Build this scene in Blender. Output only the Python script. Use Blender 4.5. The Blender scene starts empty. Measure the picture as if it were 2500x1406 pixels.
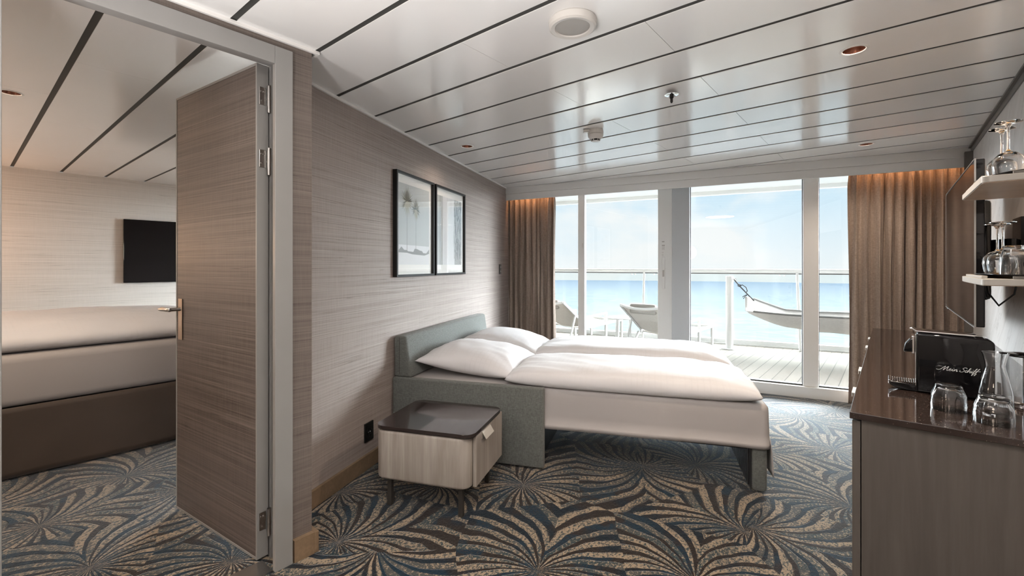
import bpy, bmesh, math, random
from math import sin, cos, pi, radians, atan, sqrt, exp, floor
from mathutils import Vector, Matrix, noise
random.seed(7)
sc = bpy.context.scene
COL = sc.collection

# ------------------------------------------------------------------ dimensions
CEIL = 2.19
P0 = (-2.307, 1.178); LA = radians(22.7)          # slanted left wall: origin and direction
GA = atan(.22); GO = (0., 5.23)                   # window front: origin and direction
S_ = (-sin(LA), cos(LA)); T_ = (cos(LA), sin(LA))
U_ = (cos(GA), sin(GA)); V_ = (-sin(GA), cos(GA))
def W(s, t, z=0.): return Vector((P0[0]+s*S_[0]+t*T_[0], P0[1]+s*S_[1]+t*T_[1], z))
def G(u, v, z=0.): return Vector((GO[0]+u*U_[0]+v*V_[0], GO[1]+u*U_[1]+v*V_[1], z))

# ------------------------------------------------------------------ node helpers
class NT:
    def __init__(s, nt): s.nt = nt; s.n = nt.nodes; s.l = nt.links
    def put(s, sock, v):
        if isinstance(v, bpy.types.NodeSocket): s.l.new(v, sock)
        elif v is not None:
            if sock.type == 'RGBA' and hasattr(v, '__len__') and len(v) == 3: v = (*v, 1)
            sock.default_value = v
    def node(s, t, ins=None, **props):
        nd = s.n.new(t)
        for k, v in props.items(): setattr(nd, k, v)
        for k, v in (ins or {}).items(): s.put(nd.inputs[k], v)
        return nd
    def m(s, op, a, b=None, c=None, clamp=False):
        nd = s.n.new('ShaderNodeMath'); nd.operation = op; nd.use_clamp = clamp
        s.put(nd.inputs[0], a)
        if b is not None: s.put(nd.inputs[1], b)
        if c is not None: s.put(nd.inputs[2], c)
        return nd.outputs[0]
    def vm(s, op, a, b=None):
        nd = s.n.new('ShaderNodeVectorMath'); nd.operation = op
        s.put(nd.inputs[0], a)
        if b is not None:
            s.put(nd.inputs[3] if op == 'SCALE' else nd.inputs[1], b)
        return nd.outputs[1] if op in ('LENGTH', 'DISTANCE', 'DOT_PRODUCT') else nd.outputs[0]
    def mix(s, f, a, b, mode='MIX'):
        nd = s.n.new('ShaderNodeMix'); nd.data_type = 'RGBA'; nd.blend_type = mode
        s.put(nd.inputs[0], f); s.put(nd.inputs[6], a); s.put(nd.inputs[7], b)
        return nd.outputs[2]
    def mr(s, v, a, b, c=0., d=1.):
        nd = s.n.new('ShaderNodeMapRange')
        for i, x in enumerate((v, a, b, c, d)): s.put(nd.inputs[i], x)
        return nd.outputs[0]
    def noise(s, vec, scale, detail=2., rough=.5, col=False, dist=0.):
        nd = s.node('ShaderNodeTexNoise', {'Vector': vec, 'Scale': scale, 'Detail': detail, 'Roughness': rough, 'Distortion': dist})
        return nd.outputs[1 if col else 0]
    def mapp(s, vec, scale=(1, 1, 1), rot=(0, 0, 0), loc=(0, 0, 0)):
        return s.node('ShaderNodeMapping', {'Vector': vec, 'Scale': scale, 'Rotation': rot, 'Location': loc}).outputs[0]
    def pos(s): return s.n.new('ShaderNodeNewGeometry').outputs[0]
    def obj(s): return s.n.new('ShaderNodeTexCoord').outputs[3]
    def xyz(s, v):
        nd = s.n.new('ShaderNodeSeparateXYZ'); s.put(nd.inputs[0], v); return nd.outputs
    def comb(s, x, y, z):
        nd = s.n.new('ShaderNodeCombineXYZ')
        for i, v in enumerate((x, y, z)): s.put(nd.inputs[i], v)
        return nd.outputs[0]
    def bump(s, h, strength=.3, dist=.01):
        return s.node('ShaderNodeBump', {'Height': h, 'Strength': strength, 'Distance': dist}).outputs[0]

def new_mat(name):
    m = bpy.data.materials.new(name); m.use_nodes = True
    t = NT(m.node_tree); b = m.node_tree.nodes['Principled BSDF']
    return m, t, b
def pmat(name, col, rough=.5, metal=0., spec=.5, var=0., vscale=8., bump=0., bscale=200., sheen=0., coat=0.):
    m, t, b = new_mat(name)
    p = t.obj()
    if var > 0:
        n = t.noise(p, vscale, 3.)
        c = t.mix(n, tuple(x*(1-var) for x in col), tuple(min(1, x*(1+var)) for x in col))
        t.put(b.inputs['Base Color'], c)
    else: t.put(b.inputs['Base Color'], col)
    t.put(b.inputs['Roughness'], rough); t.put(b.inputs['Metallic'], metal)
    t.put(b.inputs['Specular IOR Level'], spec)
    if sheen: t.put(b.inputs['Sheen Weight'], sheen)
    if coat: t.put(b.inputs['Coat Weight'], coat)
    if bump > 0:
        t.put(b.inputs['Normal'], t.bump(t.noise(p, bscale, 2.), bump, .002))
    return m

def grasscloth(name, dark, mid, light, rough=.6, fine=1.):
    """woven horizontal streaks"""
    m, t, b = new_mat(name)
    p = t.pos()
    a = t.noise(t.mapp(p, (.8, .8, 150)), 1., 4., .66)
    c = t.noise(t.mapp(p, (1.6, 1.6, 340)), 1., 2., .6)
    d = t.noise(t.mapp(p, (260, 260, 8)), 1., 1.)
    ridge = t.m('ABSOLUTE', t.m('SUBTRACT', t.noise(t.mapp(p, (.45, .45, 80)), 1., 2.), .5))
    line = t.mr(ridge, 0., .012, 1., 0.)
    col = t.mix(t.mr(a, .30, .70), dark, light)
    col = t.mix(t.mr(c, .42, .60, .0, .55), col, mid)
    col = t.mix(t.m('MULTIPLY', line, .75), col, tuple(x*.55 for x in dark))
    col = t.mix(t.mr(d, .3, .7, 0., .16*fine), col, tuple(min(1, x*1.35) for x in light))
    t.put(b.inputs['Base Color'], col); t.put(b.inputs['Roughness'], rough)
    h = t.m('ADD', t.m('MULTIPLY', a, .6), t.m('MULTIPLY', d, .3))
    t.put(b.inputs['Normal'], t.bump(h, .18, .002))
    return m

def woodmat(name, dark, light, axis='z', rough=.45, plank=0., scale=1.):
    """grain along one object axis"""
    m, t, b = new_mat(name)
    p = t.obj()
    sx = {'z': (14, 14, .9), 'x': (.9, 14, 14), 'y': (14, .9, 14)}[axis]
    q = t.mapp(p, tuple(k*scale for k in sx))
    n = t.noise(q, 1., 5., .6, dist=.6)
    f = t.noise(t.mapp(p, tuple(k*5*scale for k in sx)), 1., 3.)
    col = t.mix(t.mr(n, .3, .7), dark, light)
    col = t.mix(t.mr(f, .35, .65, 0., .35), col, tuple(x*.8 for x in dark))
    if plank:
        o = t.xyz(p); k = o[1] if axis == 'z' else o[0]
        wn = t.node('ShaderNodeTexWhiteNoise', {'Vector': t.comb(t.m('FLOOR', t.m('DIVIDE', t.m('ADD', o[0], k), plank)), 0., 0.)}, noise_dimensions='3D').outputs[0]
        col = t.mix(t.mr(wn, 0, 1, 0., .6), col, tuple(x*.82 for x in dark))
    t.put(b.inputs['Base Color'], col); t.put(b.inputs['Roughness'], rough)
    t.put(b.inputs['Normal'], t.bump(f, .06, .001))
    return m

def fabric(name, dark, light, sc_=420., rough=.9, bump=.25, stripe=0., sheen=.15):
    m, t, b = new_mat(name)
    p = t.obj()
    a = t.noise(t.mapp(p, (1, 1, .12)), sc_, 2.)
    c = t.noise(t.mapp(p, (.12, .12, 1)), sc_, 2.)
    w = t.m('MULTIPLY', t.m('ADD', a, c), .5)
    col = t.mix(t.mr(w, .38, .62), dark, light)
    if stripe:
        sv = t.noise(t.mapp(p, (1., 1., .02)), 90., 2.)
        col = t.mix(t.mr(sv, .4, .6, 0., stripe), col, tuple(x*.7 for x in dark))
    t.put(b.inputs['Base Color'], col); t.put(b.inputs['Roughness'], rough)
    t.put(b.inputs['Sheen Weight'], sheen)
    t.put(b.inputs['Normal'], t.bump(w, bump, .002))
    return m

def linen(name, col, checks=True):
    m, t, b = new_mat(name)
    p = t.obj(); o = t.xyz(p)
    f = t.noise(p, 500., 1.)
    if checks:
        a = t.m('SINE', t.m('MULTIPLY', o[0], 190.)); c = t.m('SINE', t.m('MULTIPLY', o[1], 190.))
        k = t.m('MAXIMUM', a, c)
        big = t.noise(p, 6., 2.)
        k = t.m('MULTIPLY', t.mr(k, .4, 1.), t.mr(big, .4, .65))
        cc = t.mix(t.m('MULTIPLY', k, .16), col, tuple(x*.75 for x in col))
        t.put(b.inputs['Base Color'], cc)
    else: t.put(b.inputs['Base Color'], col)
    t.put(b.inputs['Roughness'], .75); t.put(b.inputs['Sheen Weight'], .1)
    t.put(b.inputs['Normal'], t.bump(f, .08, .001))
    return m

def glassmat(name, tint=(1, 1, 1), ior=1.45, edge=.0, rough=0., spec_gain=1.):
    """clear sheet or thin walled glass: light passes straight through, the surface mirrors by its angle"""
    m, t, b = new_mat(name)
    out = m.node_tree.nodes['Material Output']; m.node_tree.nodes.remove(b)
    tr = t.node('ShaderNodeBsdfTransparent', {'Color': tint})
    gl = t.node('ShaderNodeBsdfGlossy', {'Roughness': rough, 'Color': (1, 1, 1)})
    fac = t.node('ShaderNodeLayerWeight', {'Blend': .5}).outputs[1]
    f0 = ((ior-1)/(ior+1))**2
    fr = t.m('ADD', t.m('MULTIPLY', t.m('POWER', fac, 5.), 1-f0), f0)
    f = t.m('MULTIPLY', fr, spec_gain, clamp=True)
    if edge:
        lw = t.node('ShaderNodeLayerWeight', {'Blend': edge}).outputs[1]
        tcol = t.mix(t.mr(lw, .2, .95), tint, tuple(x*.62 for x in tint))
        t.put(tr.inputs[0], tcol)
    mx = t.node('ShaderNodeMixShader', {0: f, 1: tr.outputs[0], 2: gl.outputs[0]})
    t.l.new(mx.outputs[0], out.inputs[0])
    return m

def emit(name, col, st):
    m, t, b = new_mat(name)
    t.put(b.inputs['Base Color'], (.8, .8, .8)); t.put(b.inputs['Emission Color'], col); t.put(b.inputs['Emission Strength'], st)
    return m

# ------------------------------------------------------------------ carpet
def carpet_mat():
    m, t, b = new_mat('carpet_palm')
    P = t.pos()
    P2 = t.vm('MULTIPLY', P, (1, 1, 0))
    warp = t.noise(P2, 3.2, 2., col=True)
    Pw = t.vm('ADD', P2, t.vm('SCALE', t.vm('SUBTRACT', warp, (.5, .5, .5)), .06))
    # palm fans: foot point x, y and the way each opens (degrees)
    F = [(-1.20, 2.72, -61), (-1.11, 1.50, 112), (-1.93, 1.10, 60), (-.50, 2.43, -8), (-.60, 1.86, 100), (-.52, 2.36, 165),
         (-1.75, 1.20, -60), (-1.35, 1.02, -80), (-.35, 1.75, -60), (-.95, 2.95, 60), (-.72, 3.45, 20), (-.60, 4.45, -35),
         (-.28, 3.80, 170), (-.35, 4.80, 110), (-1.45, 3.3, 130), (-2.15, .74, 150), (-2.55, .35, 185), (-3.05, .80, 20),
         (-3.15, .25, 100), (-2.35, 1.35, 175), (-3.6, .0, 60), (-3.5, .65, 150), (-2.0, 1.75, 100), (-1.6, 2.05, 150),
         (-2.6, -.2, -100), (-1.3, .55, -30), (-.9, 4.0, 150), (-1.6, 4.2, 60), (-.15, 2.95, 120), (-2.7, .95, -30), (-.85, 1.45, -20)]
    best = None
    for (x, y, a) in F:
        a = radians(a)
        q = (x + .17*cos(a), y + .17*sin(a), 0.)
        d = t.vm('DISTANCE', Pw, q)
        if best is None: best, vec = d, t.comb(x, y, a)
        else:
            k = t.m('LESS_THAN', d, best)
            nd = t.n.new('ShaderNodeMix'); nd.data_type = 'VECTOR'
            t.put(nd.inputs[0], k); t.put(nd.inputs[4], vec); t.put(nd.inputs[5], (x, y, a)); vec = nd.outputs[1]
            best = t.m('MINIMUM', d, best)
    c = t.xyz(vec); p = t.xyz(Pw)
    dx = t.m('SUBTRACT', p[0], c[0]); dy = t.m('SUBTRACT', p[1], c[1])
    ca = t.m('COSINE', c[2]); sa = t.m('SINE', c[2])
    u = t.m('ADD', t.m('MULTIPLY', dx, ca), t.m('MULTIPLY', dy, sa))
    v = t.m('SUBTRACT', t.m('MULTIPLY', dy, ca), t.m('MULTIPLY', dx, sa))
    side = t.m('GREATER_THAN', v, 0.)
    th = t.m('ARCTAN2', t.m('ABSOLUTE', v), u)
    r = t.m('SQRT', t.m('ADD', t.m('ADD', t.m('MULTIPLY', u, u), t.m('MULTIPLY', v, v)), .0004))
    lr = t.m('LOGARITHM', r, math.e)
    wob = t.noise(P2, 9., 2.)
    ph = t.m('ADD', t.m('SUBTRACT', t.m('MULTIPLY', r, 5.5), t.m('MULTIPLY', th, 4.3)), t.m('MULTIPLY', wob, .45))
    idx = t.m('FLOOR', ph); fr = t.m('FRACT', ph)
    wn = t.node('ShaderNodeTexWhiteNoise', {'Vector': t.comb(idx, t.m('ADD', side, c[0]), c[1])}, noise_dimensions='3D').outputs[0]
    wn2 = t.node('ShaderNodeTexWhiteNoise', {'Vector': t.comb(t.m('ADD', idx, .37), c[1], t.m('ADD', side, c[0]))}, noise_dimensions='3D').outputs[0]
    # half of every leaflet period is light, half dark; widths vary
    wid = t.m('MULTIPLY', t.m('MULTIPLY', t.mr(wn2, 0, 1, .46, .72), t.mr(r, .0, .14, .45, 1.)), t.mr(r, .30, .55, 1., .55))
    edge = t.m('MULTIPLY', t.m('SUBTRACT', t.noise(P2, 190., 2., .7), .5), .55)
    light = t.mr(t.m('ADD', t.m('SUBTRACT', wid, fr), edge), -.03, .03)
    # speckle of the yarns
    sp = t.noise(t.mapp(P2, (1., .72, 1.), rot=(0, 0, .6)), 85., 4., .78)
    sp2 = t.noise(t.vm('ADD', P2, (3.1, 7.7, 0)), 75., 3., .75)
    patch = t.noise(P2, 5.5, 2.)
    patch2 = t.noise(t.vm('ADD', P2, (9.1, 2.7, 0)), 4.2, 2.)
    tan = (.56, .44, .31); teal = (.048, .080, .092); grey = (.105, .112, .108); navy = (.005, .013, .026); petrol = (.006, .036, .068)
    brown = (.028, .019, .015); taupe = (.066, .049, .040)
    thr = t.m('ADD', .455, t.m('MULTIPLY', t.mr(t.m('ADD', t.m('MULTIPLY', wn, .4), t.m('MULTIPLY', patch, .6)), .3, .65), .10))
    cream_on = t.mr(t.m('SUBTRACT', sp, thr), -.02, .02)
    lightcol = t.mix(t.mr(patch2, .44, .56), grey, teal)
    lightcol = t.mix(cream_on, lightcol, tan)
    darkcol = t.mix(t.mr(patch2, .42, .52), navy, brown)
    darkcol = t.mix(t.m('MULTIPLY', t.m('GREATER_THAN', wn, .55), t.mr(patch, .48, .54)), darkcol, petrol)
    darkcol = t.mix(t.mr(sp2, .50, .58, 0., .75), darkcol, t.mix(t.mr(patch2, .42, .52), (.020, .042, .058), taupe))
    col = t.mix(light, darkcol, lightcol)
    groove = t.mr(t.m('ABSOLUTE', t.m('SUBTRACT', fr, wid)), .0, .05, .55, 1.)
    col = t.mix(1., col, t.comb(t.m('MULTIPLY', groove, .48), t.m('MULTIPLY', groove, .48), t.m('MULTIPLY', groove, .48)), 'MULTIPLY')
    t.put(b.inputs['Base Color'], col); t.put(b.inputs['Roughness'], .95)
    t.put(b.inputs['Specular IOR Level'], .15)
    t.put(b.inputs['Sheen Weight'], .6); t.put(b.inputs['Sheen Roughness'], .33); t.put(b.inputs['Sheen Tint'], (.86, .93, 1., 1))
    h = t.m('ADD', t.m('MULTIPLY', sp, .6), t.m('MULTIPLY', groove, .9))
    t.put(b.inputs['Normal'], t.bump(h, .6, .006))
    return m

def deck_mat():
    m, t, b = new_mat('teak_deck')
    p = t.pos(); o = t.xyz(p)
    k = t.m('DIVIDE', o[0], .118); f = t.m('FRACT', k)
    seam = t.m('LESS_THAN', t.m('ABSOLUTE', t.m('SUBTRACT', f, .5)), .035)
    wn = t.node('ShaderNodeTexWhiteNoise', {'Vector': t.comb(t.m('FLOOR', t.m('ADD', k, .5)), 0., 0.)}, noise_dimensions='3D').outputs[0]
    n = t.noise(t.mapp(p, (30, 1.5, 1)), 1., 3.)
    col = t.mix(t.mr(t.m('ADD', t.m('MULTIPLY', wn, .4), t.m('MULTIPLY', n, .6)), .2, .8), (.115, .100, .085), (.145, .128, .111))
    col = t.mix(seam, col, (.06, .054, .048))
    t.put(b.inputs['Base Color'], col); t.put(b.inputs['Roughness'], .85); t.put(b.inputs['Specular IOR Level'], .05)
    return m

def sea_mat():
    m, t, b = new_mat('sea_water')
    p = t.pos()
    n = t.noise(t.mapp(p, (1, 1, 1)), .10, 6., .65)
    n2 = t.noise(t.mapp(p, (.3, 1.3, 1), rot=(0, 0, .6)), .35, 4., .6)
    k = t.m('ADD', t.m('MULTIPLY', n, .45), t.m('MULTIPLY', n2, .55))
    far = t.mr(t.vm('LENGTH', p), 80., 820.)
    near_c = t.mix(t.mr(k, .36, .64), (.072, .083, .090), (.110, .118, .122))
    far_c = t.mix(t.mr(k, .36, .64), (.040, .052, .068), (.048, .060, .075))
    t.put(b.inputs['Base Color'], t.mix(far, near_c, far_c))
    t.put(b.inputs['Roughness'], .7); t.put(b.inputs['Specular IOR Level'], 0.)
    t.put(b.inputs['Normal'], t.bump(k, .25, 1.))
    return m

def ceiling_mat():
    m, t, b = new_mat('ceiling_enamel')
    n = t.noise(t.pos(), 2.2, 2.)
    t.put(b.inputs['Base Color'], t.mix(n, (.82, .815, .81), (.86, .855, .85)))
    t.put(b.inputs['Roughness'], .15); t.put(b.inputs['Specular IOR Level'], .7); t.put(b.inputs['IOR'], 1.75)
    w = t.noise(t.pos(), 5., 1.)
    t.put(b.inputs['Normal'], t.bump(w, .02, .02))
    return m

def slot_mat():
    m, t, b = new_mat('slot_mesh')
    o = t.xyz(t.pos())
    a = t.m('SINE', t.m('MULTIPLY', t.m('ADD', o[0], o[1]), 900.)); c = t.m('SINE', t.m('MULTIPLY', t.m('SUBTRACT', o[0], o[1]), 900.))
    k = t.m('GREATER_THAN', t.m('MULTIPLY', a, c), 0.)
    t.put(b.inputs['Base Color'], t.mix(k, (.015, .015, .014), (.07, .07, .065))); t.put(b.inputs['Roughness'], .7)
    return m

def marble_mat():
    m, t, b = new_mat('pale_veined_panel')
    p = t.mapp(t.pos(), (1, 1, 1), rot=(.75, 0, 0))
    n = t.noise(t.mapp(p, (1, .5, 4.)), 2., 5., .6, dist=.5)
    r = t.m('ABSOLUTE', t.m('SUBTRACT', n, .5))
    col = t.mix(t.mr(n, .35, .65), (.58, .55, .53), (.68, .655, .64))
    col = t.mix(t.mr(r, 0., .01, .6, 0.), col, (.33, .30, .29))
    t.put(b.inputs['Base Color'], col); t.put(b.inputs['Roughness'], .35)
    return m

def worktop_mat():
    m, t, b = new_mat('dark_brown_quartz')
    p = t.obj()
    n = t.noise(p, 210., 2., .8); s = t.mr(n, .695, .715)
    n2 = t.noise(p, 30., 3.)
    col = t.mix(n2, (.020, .013, .011), (.036, .024, .020))
    t.put(b.inputs['Base Color'], t.mix(s, col, (.55, .45, .38)))
    t.put(b.inputs['Roughness'], .07); t.put(b.inputs['Specular IOR Level'], .6)
    return m

M = {}
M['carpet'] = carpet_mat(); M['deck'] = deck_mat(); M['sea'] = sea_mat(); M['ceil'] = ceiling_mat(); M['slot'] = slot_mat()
M['marble'] = marble_mat(); M['top'] = worktop_mat()
M['wall'] = grasscloth('grasscloth_taupe', (.195, .158, .142), (.265, .222, .205), (.39, .335, .31))
M['door'] = grasscloth('grasscloth_door', (.036, .027, .023), (.064, .050, .045), (.165, .137, .124), rough=.42)
M['wall_shaded'] = grasscloth('grasscloth_taupe_shaded', (.085, .068, .059), (.12, .098, .087), (.18, .15, .133))  # same wallpaper as the left wall, darkened for facing away from the light
M['wall_pale'] = grasscloth('grasscloth_cream', (.50, .46, .42), (.58, .54, .50), (.66, .62, .58), fine=.5)
M['nstop'] = pmat('dark_glass_top', (.028, .021, .020), .07, spec=.7)
M['handle'] = pmat('light_nickel', (.62, .58, .52), .32, metal=.5)
M['white'] = pmat('white_lacquer', (.76, .75, .735), .35)
M['frame_grey'] = pmat('grey_steel_frame', (.235, .230, .225), .35, var=.04)
M['window_white'] = pmat('window_white', (.72, .715, .70), .4)
M['window_grey'] = pmat('window_grey', (.46, .48, .50), .4)
M['black'] = pmat('black_gasket', (.012, .012, .013), .5)
M['gloss_black'] = pmat('gloss_black', (.005, .005, .006), .06, spec=.35)
M['screen'] = pmat('tv_screen', (.004, .004, .005), .08, spec=.55)
M['black_metal'] = pmat('black_metal', (.02, .02, .02), .35, metal=.6)
M['dark_metal'] = pmat('dark_metal', (.06, .055, .05), .4, metal=.5)
M['steel'] = pmat('brushed_steel', (.42, .41, .40), .28, metal=1.)
M['chrome'] = pmat('chrome', (.75, .75, .76), .08, metal=1.)
M['copper'] = pmat('dark_copper_reflector', (.16, .07, .05), .25, metal=.8)
M['brass'] = pmat('warm_steel_plate', (.52, .40, .31), .33, metal=1.)
M['bronze_trim'] = pmat('bronze_trim', (.115, .105, .095), .4, var=.1)
M['skirting'] = woodmat('skirting_wood', (.17, .115, .07), (.23, .16, .10), 'x', .4)
M['ash'] = woodmat('pale_ash_wood', (.26, .225, .195), (.47, .435, .40), 'z', .4, plank=.11)
M['greige'] = woodmat('greige_wood', (.075, .064, .056), (.108, .094, .084), 'z', .45)
M['shelfwood'] = woodmat('shelf_wood', (.42, .31, .23), (.56, .43, .33), 'x', .4)
M['shelfedge'] = pmat('shelf_edge_grey', (.36, .34, .31), .4, var=.05)
M['sofa'] = fabric('sage_grey_upholstery', (.084, .091, .085), (.155, .165, .155), 500., bump=.35)
M['curtain'] = fabric('brown_linen_curtain', (.245, .185, .15), (.40, .315, .26), 330., stripe=.35)
M['linen'] = linen('white_bed_linen', (.66, .66, .68))
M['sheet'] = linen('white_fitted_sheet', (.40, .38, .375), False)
M['skirt'] = pmat('brown_bed_skirt', (.060, .042, .031), .6, var=.1, sheen=.3)
M['sling'] = fabric('beige_sling', (.33, .295, .255), (.40, .365, .33), 300., bump=.1)
M['grey_cushion'] = pmat('greige_cushion', (.22, .20, .18), .8, bump=.2)
M['alu_white'] = pmat('white_powder_coat', (.52, .51, .50), .4)
M['hammock'] = fabric('cream_hammock', (.36, .34, .325), (.43, .41, .395), 260., bump=.12)
M['rope'] = pmat('black_rope', (.02, .02, .02), .8)
M['hamedge'] = pmat('grey_webbing', (.13, .125, .12), .8)
M['pane'] = glassmat('window_pane', (.97, .985, .98), 1.35)
M['picglass'] = glassmat('picture_glass', (1, 1, 1), 1.5, spec_gain=1.3)
M['glass'] = glassmat('drinking_glass', (.985, .985, .985), 1.5, edge=.5, spec_gain=1.3)
M['rglass'] = pmat('crystal_glass', (1, 1, 1), 0.)
_b = M['rglass'].node_tree.nodes['Principled BSDF']; _b.inputs['Transmission Weight'].default_value = 1.; _b.inputs['IOR'].default_value = 1.47
M['railglass'] = glassmat('rail_glass', (.96, .985, .98), 1.2)
M['paper'] = pmat('mount_board', (.78, .77, .74), .8)
M['gold'] = pmat('gold_lacquer', (.62, .36, .11), .35, metal=.4)
M['tray'] = pmat('black_tray', (.015, .014, .014), .12)
M['plastic_white'] = pmat('off_white_plastic', (.62, .60, .57), .45)
M['grille'] = pmat('perforated_grille', (.40, .385, .36), .5, bump=.5, bscale=900.)
M['led'] = emit('warm_led', (1., .50, .22), 3.)
M['lamp'] = emit('lamp_glow', (1., .72, .45), 4.)
M['silver_print'] = pmat('silver_print', (.75, .75, .75), .3)

# ------------------------------------------------------------------ mesh builder
class MB:
    def __init__(s): s.bm = bmesh.new(); s.mi = 0
    def _in(s, b2):
        me = bpy.data.meshes.new('tmp'); b2.to_mesh(me); b2.free()
        n = len(s.bm.faces); s.bm.from_mesh(me); bpy.data.meshes.remove(me)
        s.bm.faces.ensure_lookup_table()
        for f in s.bm.faces[n:]: f.material_index = s.mi
    def box(s, x0, x1, y0, y1, z0, z1, bev=0., seg=2, M4=None):
        b = bmesh.new(); bmesh.ops.create_cube(b, size=1)
        for v in b.verts: v.co = Vector(((x0+x1)/2+v.co.x*(x1-x0), (y0+y1)/2+v.co.y*(y1-y0), (z0+z1)/2+v.co.z*(z1-z0)))
        if bev: bmesh.ops.bevel(b, geom=b.edges[:]+b.verts[:], offset=bev, segments=seg, affect='EDGES', profile=.5)
        if M4 is not None: bmesh.ops.transform(b, matrix=M4, verts=b.verts)
        s._in(b); return s
    def cyl(s, p0, p1, r, r2=None, seg=24, cap=True):
        p0, p1 = Vector(p0), Vector(p1); d = p1-p0
        b = bmesh.new(); bmesh.ops.create_cone(b, cap_ends=cap, segments=seg, radius1=r, radius2=r if r2 is None else r2, depth=d.length)
        bmesh.ops.transform(b, matrix=Matrix.Translation((p0+p1)/2) @ d.to_track_quat('Z', 'Y').to_matrix().to_4x4(), verts=b.verts)
        s._in(b); return s
    def lathe(s, prof, c=(0, 0, 0), seg=40, flute=0., nf=12):
        b = bmesh.new(); rings = []
        for (r, z) in prof:
            if r < 1e-5: rings.append([b.verts.new((c[0], c[1], c[2]+z))])
            else: rings.append([b.verts.new((c[0]+r*(1+flute*cos(nf*2*pi*i/seg))*cos(2*pi*i/seg), c[1]+r*(1+flute*cos(nf*2*pi*i/seg))*sin(2*pi*i/seg), c[2]+z)) for i in range(seg)])
        for a, d in zip(rings, rings[1:]):
            for i in range(seg):
                j = (i+1) % seg
                vs = [a[i % len(a)], a[j % len(a)], d[j % len(d)], d[i % len(d)]]
                u = []
                for v in vs:
                    if v not in u: u.append(v)
                if len(u) > 2: b.faces.new(u)
        bmesh.ops.recalc_face_normals(b, faces=b.faces)
        s._in(b); return s
    def prism(s, pts, z0, z1, bev=0., seg=2):
        b = bmesh.new()
        lo = [b.verts.new((p[0], p[1], z0)) for p in pts]; hi = [b.verts.new((p[0], p[1], z1)) for p in pts]
        b.faces.new(lo[::-1]); b.faces.new(hi); n = len(pts)
        for i in range(n): b.faces.new((lo[i], lo[(i+1) % n], hi[(i+1) % n], hi[i]))
        bmesh.ops.recalc_face_normals(b, faces=b.faces)
        if bev:
            ed = [e for e in b.edges if abs(e.verts[0].co.z-e.verts[1].co.z) < 1e-6]
            bmesh.ops.bevel(b, geom=ed, offset=bev, segments=seg, affect='EDGES', profile=.5)
        s._in(b); return s
    def poly(s, pts):
        b = bmesh.new(); b.faces.new([b.verts.new(p) for p in pts]); s._in(b); return s
    def tube(s, pts, r, seg=8, closed=False):
        b = bmesh.new(); pts = [Vector(p) for p in pts]; n = len(pts); rings = []
        up = Vector((0, 0, 1)); prev = None
        for i, p in enumerate(pts):
            a = pts[i-1] if (i or closed) else p; c = pts[(i+1) % n] if (i < n-1 or closed) else p
            d = (c-a).normalized()
            if prev is None:
                x = d.cross(up);
                if x.length < 1e-3: x = d.cross(Vector((1, 0, 0)))
            else: x = prev - d*prev.dot(d)
            x.normalize(); prev = x; y = d.cross(x)
            rr = r[i] if hasattr(r, '__len__') else r
            rings.append([b.verts.new(p+x*rr*cos(2*pi*k/seg)+y*rr*sin(2*pi*k/seg)) for k in range(seg)])
        for i in range(n-1 if not closed else n):
            A, B = rings[i], rings[(i+1) % n]
            for k in range(seg): b.faces.new((A[k], A[(k+1) % seg], B[(k+1) % seg], B[k]))
        if not closed: b.faces.new(rings[0][::-1]); b.faces.new(rings[-1])
        bmesh.ops.recalc_face_normals(b, faces=b.faces)
        s._in(b); return s
    def bar(s, p0, p1, w, h, bev=0.):
        """rectangular bar from p0 to p1, w across, h high"""
        p0, p1 = Vector(p0), Vector(p1); d = p1-p0; L = d.length; z = d.normalized()
        x = z.cross(Vector((0, 0, 1)))
        if x.length < 1e-3: x = Vector((1, 0, 0))
        x.normalize(); y = z.cross(x)
        R = Matrix((x, y, z)).transposed().to_4x4()
        return s.box(-w/2, w/2, -h/2, h/2, -L/2, L/2, bev, 2, Matrix.Translation((p0+p1)/2) @ R)
    def grid(s, f, nu, nv, wrap=False):
        b = bmesh.new(); g = [[b.verts.new(f(i/nu, j/nv)) for j in range(nv+1)] for i in range(nu+1)]
        for i in range(nu):
            for j in range(nv): b.faces.new((g[i][j], g[i+1][j], g[i+1][j+1], g[i][j+1]))
        bmesh.ops.remove_doubles(b, verts=b.verts, dist=1e-6)
        s._in(b); return s
    def build(s, name, mats, parent=None, smooth=False, angle=35):
        me = bpy.data.meshes.new(name)
        s.bm.to_mesh(me); s.bm.free()
        for m in (mats if isinstance(mats, (list, tuple)) else [mats]): me.materials.append(m)
        if smooth:
            me.polygons.foreach_set('use_smooth', [True]*len(me.polygons))
            try: me.set_sharp_from_angle(angle=radians(angle))
            except Exception: pass
        o = bpy.data.objects.new(name, me); COL.objects.link(o)
        if parent is not None: o.parent = parent
        return o

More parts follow.
